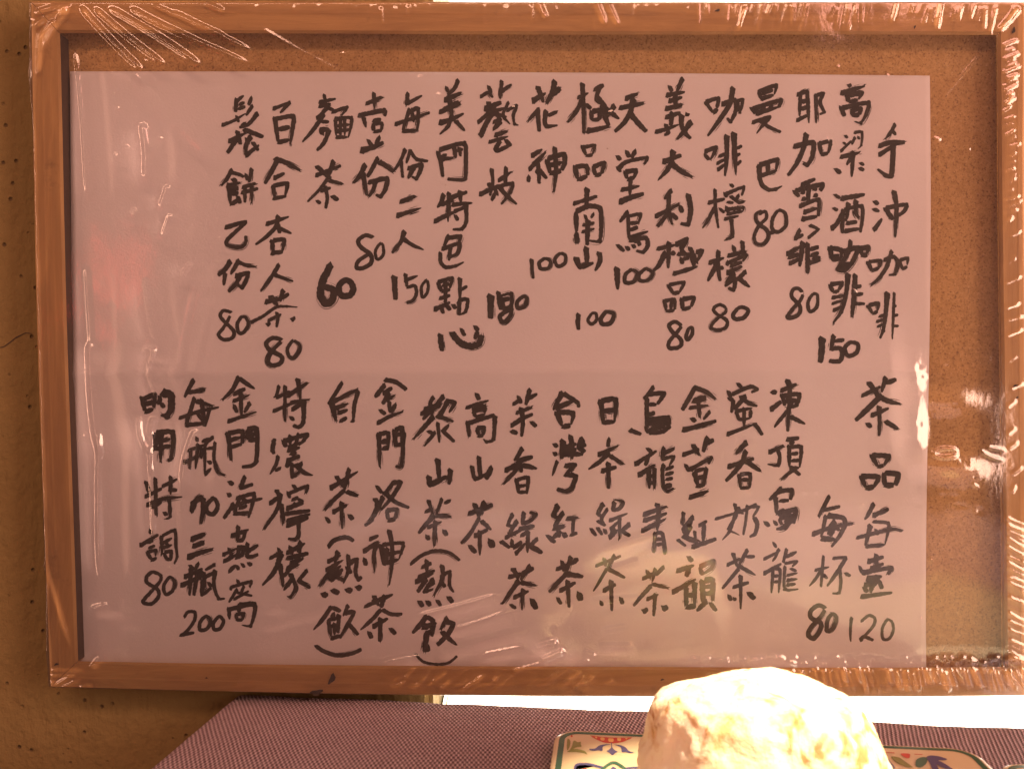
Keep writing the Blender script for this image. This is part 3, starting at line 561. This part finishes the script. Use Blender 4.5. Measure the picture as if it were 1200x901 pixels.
def stroke(p, W, curvy, VS, FS):
    raw = p
    p = catmull(p) if curvy else chaikin(p, 2)
    pts, L = resample(p, .8)
    if curvy: e0, e1 = .9, .85
    elif L < W * 2.4: e0, e1 = rs.uniform(.55, .8), rs.uniform(.6, .9)
    else: e0, e1 = rs.uniform(.95, 1.4), rs.uniform(.28, .85)
    ribbon(pts, W, VS, FS, e0, e1, curvy)
    if not curvy:
        for q in range(1, len(raw) - 1): disc(raw[q][0] * .9 + .05 * (raw[q - 1][0] + raw[q + 1][0]), raw[q][1] * .9 + .05 * (raw[q - 1][1] + raw[q + 1][1]), W * .5, VS, FS)
    # dry bristle hairs beside or past the end of broad strokes
    if W > 4.2 and L > 14 and rs.random() < .55:
        for _ in range(rs.randint(1, 3)):
            off = rs.choice((-1, 1)) * W * rs.uniform(.52, .68); s0 = int(len(pts) * rs.uniform(.35, .7)); s1 = int(len(pts) * rs.uniform(.85, 1))
            seg = pts[s0:s1]
            if len(seg) < 5: continue
            q = []
            for i in range(len(seg)):
                a = seg[max(0, i - 1)]; b = seg[min(len(seg) - 1, i + 1)]; l = math.hypot(b[0] - a[0], b[1] - a[1]) or 1
                q.append((seg[i][0] - (b[1] - a[1]) / l * off, seg[i][1] + (b[0] - a[0]) / l * off))
            ribbon(q, rs.uniform(.35, .8), VS, FS, .3, .2, False)
        if rs.random() < .6:
            a, b = pts[-3], pts[-1]; l = math.hypot(b[0] - a[0], b[1] - a[1]) or 1; ux, uy = (b[0] - a[0]) / l, (b[1] - a[1]) / l
            for _ in range(3):
                o = W * rs.uniform(-.35, .35); x, y = b[0] - uy * o - ux * 1.5, b[1] + ux * o - uy * 1.5; ln = rs.uniform(1.5, 4)
                ribbon(resample([(x, y), (x + ux * ln, y + uy * ln)], .8)[0], rs.uniform(.5, 1.0), VS, FS, .9, .2, False)
ox = oy = 0
WID = 1.10
for line in WRITING.strip().splitlines():
    line = line.strip()
    if not line: continue
    if line[0] == '@': ox, oy = map(float, line[1:].split(',')); continue
    nm, rest = line.split(' ', 1)
    VS = []; FS = []; W = 22
    for tok in re.split('[/;]', rest):
        tok = tok.strip()
        if not tok: continue
        if ',' not in tok: W = float(tok); continue
        curvy = tok[0] == '~'
        pts = [tuple(float(c) for c in q.split(',')) for q in tok.lstrip('~').split()]
        pts = [(ox + a / 5, oy + b / 5) for a, b in pts]
        stroke(pts, W / 5 * WID * rs.uniform(.88, 1.1), curvy, VS, FS)
    mesh('brush_numeral' if nm in '一二五六七八零' and nm != '三' and not (nm == '二' and '~' not in rest) else ('bracket' if nm in '上下' else 'brush_character'), VS, FS, M['ink'], sheet)
# ================================================================== cling film
GX0, GX1, GY0, GY1, ST = 26.0, 1216.0, -6.0, 826.0, 1.5
nx = int((GX1 - GX0) / ST) + 1; ny = int((GY1 - GY0) / ST) + 1
X, Y = np.meshgrid(np.linspace(GX0, GX1, nx), np.linspace(GY0, GY1, ny))
H = np.zeros_like(X)           # height toward the camera, photo pixels
rf = np.random.RandomState(5)
def ridge(x0, y0, x1, y1, s, h, bend=0.0, sharp=1.0):
    m = max(8, s * 4)
    a = int(max(0, (min(x0, x1) - m - abs(bend) - GX0) / ST)); b = int(min(nx, (max(x0, x1) + m + abs(bend) - GX0) / ST + 2))
    c = int(max(0, (min(y0, y1) - m - abs(bend) - GY0) / ST)); d = int(min(ny, (max(y0, y1) + m + abs(bend) - GY0) / ST + 2))
    if a >= b or c >= d: return
    x = X[c:d, a:b]; y = Y[c:d, a:b]
    dx, dy = x1 - x0, y1 - y0; L = math.hypot(dx, dy); ux, uy = dx / L, dy / L
    t = ((x - x0) * ux + (y - y0) * uy) / L; q = -(x - x0) * uy + (y - y0) * ux
    q = q - bend * np.sin(np.clip(t, 0, 1) * math.pi)
    prof = np.exp(-(np.abs(q) / s) ** (2 * sharp) * .5)
    end = np.clip(t / .12, 0, 1) * np.clip((1 - t) / .25, 0, 1); end = end * end * (3 - 2 * end)
    H[c:d, a:b] += h * prof * end
def bulge(cx, cy, sx, sy, h, rot=0):
    c, s = math.cos(rot), math.sin(rot); u = (X - cx) * c + (Y - cy) * s; v = -(X - cx) * s + (Y - cy) * c
    H[:] += h * np.exp(-.5 * ((u / sx) ** 2 + (v / sy) ** 2))
for k in range(9):             # broad slack
    ang = rf.uniform(-.5, .9); fq = rf.uniform(.006, .02)
    H += rf.uniform(.15, .4) * np.sin((X * math.cos(ang) + Y * math.sin(ang)) * fq * 2 * math.pi / 2 + rf.uniform(0, 6))
# fan of tension folds from the upper left corner
for r in ((92, 6, 172, 88, 1.9, 2.4, 2), (108, 8, 198, 80, 1.8, 2.2, 2), (124, 8, 242, 82, 2.2, 2.2, -2), (150, 9, 236, 52, 1.9, 2.0, 1), (162, 18, 300, 78, 1.5, 1.1, 0),
          (175, 4, 268, 44, 1.4, 1.3, 1), (200, 12, 300, 62, 1.3, .9, 0), (238, 3, 264, 14, 1.5, 1.5, 0), (300, 30, 420, 95, 2.2, .3, 2), (240, 80, 330, 150, 3, .35, 3), (150, 80, 260, 190, 4, .8, 5),
          (83, 5, 35, 34, 2.2, 2.4, 1), (80, 8, 44, 52, 2.6, 3, -1), (76, 4, 38, 16, 1.5, 1.6, 0), (62, 22, 46, 60, 2, 2.4, 0), (48, 36, 44, 90, 2, 2.2, 0), (36, 20, 35, 140, 1.6, 2.0, 0)): ridge(*r[:4], r[4] * 1.05, r[5] * 1.25, r[6])
# left side verticals
for r in ((88, 55, 102, 240, 1.2, 1.5, -2), (34, 60, 30, 300, 1.3, 1.8, 1), (29, 320, 28, 350, 1.6, 1.6, 0), (30, 465, 29, 505, 1.4, 2.0, 2), (167, 143, 171, 214, 2.6, 2.2, -3),
          (101, 310, 107, 410, 1.6, 1.0, 0), (107, 395, 119, 540, 3.2, 3.0, 3), (118, 500, 118, 690, 2.0, 2.0, 2), (170, 325, 183, 405, 1.1, 1.4, 2), (183, 405, 173, 438, 1.2, 1.4, 0), (173, 435, 184, 466, 1.1, 1.3, 0),
          (168, 408, 184, 412, 1.6, 1.5, 0), (164, 488, 178, 534, 1.8, 2.4, 5), (181, 488, 175, 512, 2.4, 2.4, 0), (178, 505, 179, 560, 1.6, 1.9, 2), (176, 540, 180, 640, 1.3, .9, 0),
          (232, 500, 214, 575, 2.8, 2.2, 4), (238, 330, 216, 442, 4.0, 1.1, 3), (224, 308, 212, 324, 1.8, 1.8, 0), (197, 217, 188, 245, 2, 1.3, 0), (200, 250, 190, 280, 2, 1.0, 0), (152, 172, 134, 182, 1.6, 1.2, 0), (154, 246, 160, 249, 1.8, 1.4, 0),
          (108, 715, 130, 709, 2.2, 2.2, -2), (26, 600, 84, 772, 1.2, 1.4, -4), (44, 640, 57, 800, 1.3, 1.6, 0), (148, 720, 105, 785, 3.0, .7, 0), (106, 784, 120, 768, 1.2, 1.6, 0)): ridge(*r[:4], r[4] * 1.15, r[5] * 1.5, r[6])
for r in ((57, 785, 98, 785, 1.1, 1.9, 0), (57, 792, 92, 789, 1.1, 1.9, 0), (60, 806, 88, 789, 1.5, 1.9, 0), (67, 808, 94, 795, 1.2, 1.9, 0), (93, 806, 108, 801, 1.2, 1.7, 0), (58, 800, 64, 803, 2.2, 2.0, 0)): ridge(*r)
# folds that rise from the bottom rail
for r in ((484, 723, 596, 693, 2.3, 1.9, 1), (533, 737, 599, 714, 1.8, 1.6, 1), (515, 767, 622, 737, 3.0, 1.5, -1), (563, 768, 618, 757, 2.6, 1.8, 0), (627, 759, 656, 751, 2.8, 2.8, 0), (633, 775, 664, 761, 3.4, 3.0, -1),
          (448, 777, 505, 767, 2.4, 1.6, 0), (500, 740, 545, 734, 2.2, .9, 0), (706, 644, 772, 626, 2.4, 1.2, -3), (715, 668, 750, 656, 2, .8, 0), (700, 757, 745, 757, 2.2, 1.3, 0), (704, 738, 738, 733, 2, .7, 0), (690, 704, 760, 700, 2.4, .6, 0),
          (684, 762, 700, 770, 1.8, 1.3, 0), (310, 712, 330, 706, 1.6, .9, 0), (300, 735, 420, 700, 3, .35, 0), (560, 780, 600, 770, 2, 1.2, 0), (600, 786, 640, 775, 1.6, 1.6, 0), (676, 780, 692, 772, 1.6, 1.4, 0)): ridge(*r[:4], r[4], r[5] * 1.7, r[6])
for k in range(46):
    x = rf.uniform(455, 730); l = rf.uniform(10, 34); y = rf.uniform(792, 815)
    ridge(x, y, x + l * rf.uniform(.4, 1.1), y - l * .62, rf.uniform(.9, 1.5), rf.uniform(.7, 1.7), rf.uniform(-3, 3))
# comb of short pulls, lower right rail, right rail, top rail
x = 820.0
while x < 1205:
    x += rf.uniform(2.6, 6.2); lean = 3 + (x - 880) * .028
    if x > 880: ridge(x, rf.uniform(778, 786), x + lean * rf.uniform(.5, 1.4), rf.uniform(800, 816), rf.uniform(.9, 1.4), rf.uniform(1.0, 2.3))
    else: ridge(x, 800, x + rf.uniform(2, 10), 788, 1.1, rf.uniform(.4, 1))
    bulge(x, rf.uniform(770, 778), rf.uniform(1.8, 3.2), rf.uniform(1.5, 3.0), rf.uniform(.5, 1.5))
for k in range(70):
    x = rf.uniform(810, 950); bulge(x, rf.uniform(768, 782), rf.uniform(1.3, 3), rf.uniform(1.2, 2.2), rf.uniform(.5, 1.5))
y = 50.0
while y < 790:
    dens = 4.5 if y > 600 or y < 120 else (7 if y < 250 else 22)
    y += rf.uniform(.6, 1.5) * dens
    hh = rf.uniform(.3, 1.25) * (1 if y > 600 or y < 130 else .6); x0 = 1172 + y * .012
    if y > 600: ridge(x0, y, x0 + 26, y + rf.uniform(8, 16), 1.2, hh, 1)
    else: ridge(x0 + rf.uniform(0, 8), y, x0 + rf.uniform(12, 26), y - rf.uniform(4, 10), 1.1, hh)
for k in range(85):
    x = rf.uniform(300, 1190) if k > 30 else rf.uniform(860, 1190)
    ridge(x, rf.uniform(-2, 8), x + rf.uniform(-9, 1) - (x - 800) * .006, rf.uniform(18, 46), rf.uniform(.9, 1.6), rf.uniform(.1, .55) * (1 if k % 9 else 2.2))
for r in ((698, 0, 710, 31, 1.5, 2.0, 0), (711, 1, 725, 32, 1.3, 1.8, 0), (629, 0, 640, 24, 2, 1.4, 0), (1104, 0, 1098, 36, 1.4, 1.8, 0), (1150, 62, 1100, 120, 1.2, .3, 0), (1196, 8, 1170, 38, 1.6, 2.2, 0)): ridge(*r)
# loose film beside the right edge of the sheet, with the small slit-like pucker
bulge(1068, 475, 12, 58, 4.4, -.04); bulge(1106, 466, 24, 13, 3.6, .12); bulge(1112, 545, 22, 10, 3.2, .1); bulge(1110, 420, 24, 6, 1.0, .05); bulge(1100, 330, 26, 40, 1.2, .2)
ridge(1090, 531, 1124, 528, 1.5, 2.4, -4); ridge(1090, 531, 1124, 531, 1.5, 2.4, 5); ridge(1148, 528, 1178, 540, 1.2, 1.6, 2); ridge(1156, 524, 1180, 528, 1.2, 1.3, 0)
for k in range(90):            # tiny nicks everywhere
    x, y = rf.uniform(90, 1170), rf.uniform(50, 770); a = rf.uniform(0, 3.1); l = rf.uniform(2, 9)
    ridge(x, y, x + l * math.cos(a), y + l * math.sin(a), 1.1, rf.uniform(.3, 1.0))
for k in range(60):
    x, y = rf.uniform(1030, 1160), rf.uniform(380, 600); bulge(x, y, rf.uniform(1, 2.5), rf.uniform(1, 2.5), rf.uniform(-.5, .5))
# position: front sheet on the rails, rounding back round the outer edge
pxm = (D - .009) / F
XW = (X - 600) * pxm; ZW = (450.5 - Y) * pxm
left = 34 + np.clip(Y / 806, 0, 1) * 23 - 5; right = 1208.5; top = -1.5 + 0 * X; bot = 807 + (X - 57) / 1150 * 10 + 6 * 4 * np.clip((X - 57) / 1150, 0, 1) * (1 - np.clip((X - 57) / 1150, 0, 1)) + 1.5
edge = np.minimum(np.minimum(X - left, right - X), np.minimum(Y - top, bot - Y))
wrap = np.clip(3.5 - edge, 0, None)
YW = -.0086 - H * pxm + np.minimum(wrap * .0011, .0175)
# pull wrapped rows in so they hug the side of the frame
XW = np.where(X < left, (left - 600) * pxm, np.where(X > right, (right - 600) * pxm, XW))
ZW = np.where(Y < top, (450.5 - top) * pxm, np.where(Y > bot, (450.5 - bot) * pxm, ZW))
co = np.stack([XW, YW, ZW], -1).reshape(-1, 3).astype(np.float32)
idx = np.arange(nx * ny).reshape(ny, nx)
q = np.stack([idx[:-1, :-1], idx[1:, :-1], idx[1:, 1:], idx[:-1, 1:]], -1).reshape(-1, 4)
me = bpy.data.meshes.new('plastic_wrap'); me.vertices.add(len(co)); me.vertices.foreach_set('co', co.ravel())
me.loops.add(q.size); me.loops.foreach_set('vertex_index', q.ravel().astype(np.int32))
me.polygons.add(len(q)); me.polygons.foreach_set('loop_start', np.arange(0, q.size, 4, dtype=np.int32)); me.polygons.foreach_set('loop_total', np.full(len(q), 4, dtype=np.int32))
me.update(calc_edges=True); me.validate(); me.polygons.foreach_set('use_smooth', np.ones(len(me.polygons), dtype=bool)); me.materials.append(M['film'])
film = bpy.data.objects.new('plastic_wrap', me); C.objects.link(film)
tag(film, 'clear wrinkled cling film stretched over the wooden frame and menu', 'plastic wrap')
# ================================================================== table with cloth
TZ = -.1545
c0 = T(279, 810.5, TZ); c1 = T(1190, 850, TZ)
TA = math.atan2(c1.y - c0.y, c1.x - c0.x)
ex = Vector((math.cos(TA), math.sin(TA), 0)); ey = Vector((-math.sin(TA), math.cos(TA), 0))
vs = []; fs = []; NU, NV = 160, 120; WU, WV = .75, .60
def prof(s, L, r=.004, drop=.12):
    """arc-length s along a sheet of length L that bends down at s<0 -> (offset, z)"""
    if s >= r: return s, 0.0
    if s > -r * .57: a = (r - s) / r; a = min(a, math.pi / 2); return r - r * math.sin(a), -r * (1 - math.cos(a))
    return 0.0, -r + (s + r * .57)
su = [-.10, -.06, -.03, -.012, -.006] + [-.0023 + .0063 * k / 5 for k in range(6)] + [.004 + (WU - .004) * (k / NU) ** 1.0 for k in range(1, NU + 1)]
sv = [-.02, -.012, -.006] + [-.0023 + .0063 * k / 5 for k in range(6)] + [.004 + (WV - .004) * k / NV for k in range(1, NV + 1)]
for b in sv:
    ov, zv = prof(b, WV)
    for a in su:
        ou, zu = prof(a, WU)
        p = c0 + ex * ou - ey * ov
        fray = .0005 * noise.noise(Vector((a * 160, b * 160, 1)))
        lift_ = .0007 * noise.noise(Vector((a * 22, b * 22, 4))) + .0003 * noise.noise(Vector((a * 80, b * 80, 9)))
        vs.append(Vector((p.x + (fray if a < 0 else 0), p.y + fray, TZ + zu + zv + lift_)))
m = len(su)
for j in range(len(sv) - 1):
    for i in range(m - 1):
        k = j * m + i; fs.append((k, k + m, k + m + 1, k + 1))
cloth = mesh('tablecloth', vs, fs, M['cloth'], smooth=True)
tag(cloth, 'mauve woven tablecloth on the table in front of the framed menu', 'tablecloth')
tb = empty('table', (.2, -.25, -.5))
top_ = bmesh.new()
vs = []
for (a, b) in ((.003, .003), (WU - .002, .003), (WU - .002, WV - .002), (.003, WV - .002)):
    for z in (TZ - .004, TZ - .030): p = c0 + ex * a - ey * b; vs.append(Vector((p.x, p.y, z)) - tb.location)
fs = [(0, 2, 4, 6), (7, 5, 3, 1), (0, 1, 3, 2), (2, 3, 5, 4), (4, 5, 7, 6), (6, 7, 1, 0)]
mesh('table_top', vs, fs, M['wood_x'], tb); top_.free()
for (a, b) in ((.06, .06), (.69, .06), (.69, .54), (.06, .54)):
    p = c0 + ex * a - ey * b; vs = []
    for z, r in ((TZ - .0305, .022), (-.85, .015)):
        for (sx, sy) in ((-1, -1), (1, -1), (1, 1), (-1, 1)): vs.append(Vector((p.x + sx * r, p.y + sy * r, z)) - tb.location)
    mesh('leg', vs, [(3, 2, 1, 0), (4, 5, 6, 7), (0, 1, 5, 4), (1, 2, 6, 5), (2, 3, 7, 6), (3, 0, 4, 7)], M['wood_z'], tb)
tag(tb, 'wooden table hidden under the mauve cloth', 'table')
# ================================================================== painted tile
ZT = TZ + .0052
def rounded(w_, h_, r, n=8):
    pts = []
    for cx, cy, a0 in ((w_ - r, -r, 0), (r, -r, 90), (r, -h_ + r, 180), (w_ - r, -h_ + r, 270)):
        for k in range(n + 1): a = R(a0 + 90 * k / n); pts.append((cx + r * math.cos(a), cy + r * math.sin(a)))
    return pts
def tile(corner, ang, w_, h_, label, group):
    o = empty('painted_tile', (corner.x, corner.y, TZ + .0006)); o.rotation_euler = (0, 0, ang)
    h = ZT - o.location.z
    n = 36; vs = []; fs = []
    rings = [(.0, 0), (0, h - .0012), (.0004, h - .0004), (.0014, h)]
    for (ins, z) in rings:
        for (x, y) in rounded(w_ - 2 * ins, h_ - 2 * ins, .011 - ins): vs.append((x + ins, y - ins, z))
    for q in range(len(rings) - 1):
        for k in range(n): fs.append((q * n + k, q * n + (k + 1) % n, (q + 1) * n + (k + 1) % n, (q + 1) * n + k))
    fs.append(tuple(3 * n + k for k in range(n))); fs.append(tuple(range(n - 1, -1, -1)))
    mesh('tile_body', vs, fs, M['cream'], o)
    vs = []; fs = []                       # green line round the edge
    for ins in (.0022, .0046):
        for (x, y) in rounded(w_ - 2 * ins, h_ - 2 * ins, .011 - ins): vs.append((x + ins, y - ins, h + .0001))
    for k in range(n): fs.append((k, (k + 1) % n, n + (k + 1) % n, n + k))
    mesh('border_line', vs, fs, M['green'], o)
    tag(o, label, 'tile', group)
    return o
tc = T(651, 853.5, ZT)
t1 = tile(tc, R(-6.5), .172, .172, 'cream glazed tile painted with red and blue ornaments, under the stone', 'painted tiles on the tablecloth')
tc2 = T(1160, 892.5, ZT)
t2 = tile(tc2, R(-3.0), .172, .172, 'second glazed tile, only its green lined corner showing at lower right', 'painted tiles on the tablecloth')
from mathutils import Matrix
bpy.context.view_layer.update()
inv1 = Matrix.Translation(t1.location) @ Matrix.Rotation(R(-6.5), 4, 'Z'); inv1 = inv1.inverted()
lay = [0]
def decal(pts, mat, org=(640, 821), sc=7.5, smooth=True):
    lay[0] += 1
    if smooth:
        n = len(pts); q = []
        for i in range(n):
            a, b = pts[i], pts[(i + 1) % n]
            q += [(a[0] * .8 + b[0] * .2, a[1] * .8 + b[1] * .2), (a[0] * .2 + b[0] * .8, a[1] * .2 + b[1] * .8)]
        pts = q
    vs = [inv1 @ T(org[0] + x / sc, org[1] + y / sc, ZT + .00012 + lay[0] * 6e-6) for x, y in pts]
    bm = bmesh.new(); f = bm.faces.new([bm.verts.new(v) for v in vs]); bmesh.ops.triangulate(bm, faces=[f]); bmesh.ops.recalc_face_normals(bm, faces=bm.faces)
    if bm.faces[:][0].normal.z < 0: bmesh.ops.reverse_faces(bm, faces=bm.faces[:])
    me = bpy.data.meshes.new('ornament'); bm.to_mesh(me); bm.free(); me.materials.append(mat)
    o = bpy.data.objects.new('ornament', me); C.objects.link(o); o.parent = t1
def line(pts, wd, mat, org=(640, 821), sc=7.5):
    p, L = resample(chaikin(pts, 2), 14); up = []; dn = []
    for i in range(len(p)):
        a = p[max(0, i - 1)]; b = p[min(len(p) - 1, i + 1)]; l = math.hypot(b[0] - a[0], b[1] - a[1]) or 1
        u, v = -(b[1] - a[1]) / l * wd / 2, (b[0] - a[0]) / l * wd / 2
        up.append((p[i][0] + u, p[i][1] + v)); dn.append((p[i][0] - u, p[i][1] - v))
    decal(up + dn[::-1], mat, org, sc, False)
decal([(378, 298), (420, 304), (480, 313), (570, 320), (680, 320), (764, 318), (730, 335), (680, 358), (600, 372), (510, 366), (440, 338)], M['red'])
for x0, x1, y0, y1 in ((474, 516, 318, 345), (543, 596, 325, 357), (622, 660, 322, 350), (428, 450, 311, 326), (694, 716, 322, 334)):
    decal([(x0, y0), (x1, y0 + 3), (x1 - 4, y1 + 2), (x0 + 6, y1)], M['yellow'])
decal([(375, 418), (430, 418), (465, 388), (520, 378), (575, 380), (520, 390), (495, 400), (497, 442), (460, 430), (420, 438), (385, 432)], M['blue'])
decal([(782, 452), (728, 440), (700, 405), (650, 384), (590, 381), (640, 396), (660, 412), (662, 450), (700, 445), (735, 458)], M['blue'])
decal([(578, 398), (598, 428), (636, 446), (604, 456), (583, 478), (560, 456), (524, 438), (556, 426)], M['blue'])
line([(574, 365), (576, 405)], 6, M['blue'])
decal([(186, 326), (206, 336), (216, 360), (208, 400), (186, 440), (180, 400)], M['olive'])
decal([(238, 348), (256, 346), (276, 362), (308, 356), (304, 376), (314, 402), (270, 402), (200, 440), (226, 400)], M['olive'])
decal([(184, 440), (230, 420), (290, 422), (342, 438), (366, 472), (330, 456), (280, 446), (190, 448)], M['olive'])
decal([(216, 300), (228, 298), (236, 308), (228, 318), (218, 314)], M['red'])
line([(252, 700), (250, 620), (256, 556), (360, 548), (500, 585)], 20, M['blue'])
line([(440, 660), (500, 590), (590, 530), (680, 580), (760, 660)], 26, M['green'])
line([(700, 590), (780, 582), (860, 590)], 16, M['blue'])
decal([(560, 600), (590, 570), (625, 600), (610, 650), (570, 650)], M['blue'])
decal([(310, 600), (345, 588), (375, 602), (370, 640), (320, 640)], M['red'])
decal([(898, 322), (928, 328), (918, 352), (900, 346)], M['olive']); decal([(836, 395), (862, 400), (858, 428), (838, 418)], M['blue']); decal([(806, 500), (822, 466), (836, 462), (826, 480), (816, 506)], M['green'])
o2 = (1000, 801)
decal([(160, 474), (215, 486), (240, 520), (300, 592), (262, 600), (215, 560), (200, 600), (180, 600), (190, 530)], M['blue'], o2, 6)
decal([(256, 506), (320, 512), (372, 548), (428, 590), (370, 580), (300, 552)], M['olive'], o2, 6)
decal([(322, 486), (402, 488), (396, 522), (366, 520)], M['red'], o2, 6)
decal([(436, 578), (440, 530), (480, 512), (526, 514), (514, 560), (478, 588)], M['green'], o2, 6)
decal([(510, 512), (540, 500), (600, 506), (664, 526), (650, 536), (590, 534), (640, 556), (714, 606), (630, 590), (580, 560), (610, 610), (560, 610), (540, 560)], M['blue'], o2, 6)
line([(230, 480), (290, 484)], 5, M['red'], o2, 6); line([(430, 492), (486, 495)], 5, M['red'], o2, 6)
# ================================================================== stone
bm = bmesh.new(); bmesh.ops.create_icosphere(bm, subdivisions=6, radius=1)
for v in bm.verts:
    p = v.co.copy()
    n1 = noise.noise(p * 1.3 + Vector((3.1, 0, 0))); n2 = noise.noise(p * 3.1 + Vector((0, 7, 0))); n3 = noise.noise(p * 8); n4 = noise.noise(p * 22)
    r = 1 + .10 * n1 + .055 * n2 + .028 * n3 + .010 * n4
    # flattened cap and shoulders like a broken cobble
    q = p * r
    if q.z > .45: q.z = .45 + (q.z - .45) * .45
    if q.z < -.55: q.z = -.55
    q.x += .10 * q.z * 0
    tp = 1.0 - .26 * q.z
    v.co = Vector((q.x * .0425 * tp, q.y * .036 * tp, q.z * .0372))
me = bpy.data.meshes.new('stone'); bm.to_mesh(me); bm.free(); me.materials.append(M['stone'])
me.polygons.foreach_set('use_smooth', [True] * len(me.polygons))
st = bpy.data.objects.new('stone', me); C.objects.link(st); st.location = (.0875, -.120, ZT + .0372 * .55 + .0004)
tag(st, 'pale cream stone with orange stains, brightly lit, lying on the painted tile', 'stone')
# ================================================================== made-up red blossoms, added for the red reflection in the film
fl = empty('red_reflection_prop', (-.64, -1.0, -.1))
rb = random.Random(11)
def prop_petal(x, z, s, ang):
    vs = []; fs = []; K = 6
    for i in range(K + 1):
        t = i / K; wd = math.sin(math.pi * min(t * .9 + .08, 1)) * s * .42
        for c in (-1, 0, 1):
            lx = c * wd; lz = (t - .5) * s; y = .012 * (c * c) * 1 + .01 * math.sin(t * 3)
            vs.append(Vector((x + lx * math.cos(ang) - lz * math.sin(ang), -1.0 + y, z + lx * math.sin(ang) + lz * math.cos(ang))) - fl.location)
    for i in range(K):
        for c in (0, 1): a = i * 3 + c; fs.append((a, a + 1, a + 4, a + 3))
    mesh('prop_petal', vs, fs, M['prop_petal'], fl, True)
for (px, py, s, a) in ((150, 285, 14, .6), (158, 300, 18, .2), (146, 298, 14, -.1), (154, 320, 18, 1.2), (164, 330, 22, .1), (158, 345, 20, -.3), (112, 335, 14, 1.4), (128, 322, 14, -.7), (129, 345, 22, .1), (106, 380, 20, 1.3), (118, 384, 14, 1.6), (118, 340, 12, .6)):
    prop_petal((px - 600) / F * 1.42, (450.5 - py) / F * 1.42, 1.1 * s / F * 1.42, a)
vs = []; fs = []; K = 14
for i in range(K + 1):
    t = i / K; c = Vector((-.64 + .03 * math.sin(t * 4), -1.012, -.9 + t * 1.13)) - fl.location
    for k in range(6): a = k / 6 * 2 * math.pi; vs.append(c + Vector((math.cos(a), math.sin(a), 0)) * (.006 - .004 * t))
    if i:
        for k in range(6): a = (i - 1) * 6 + k; b = (i - 1) * 6 + (k + 1) % 6; fs.append((a, b, b + 6, a + 6))
mesh('stem', vs, fs, M['stem'], fl, True)
tag(fl, 'made-up red petals on a twig, added to give the red reflection in the film', 'plant')
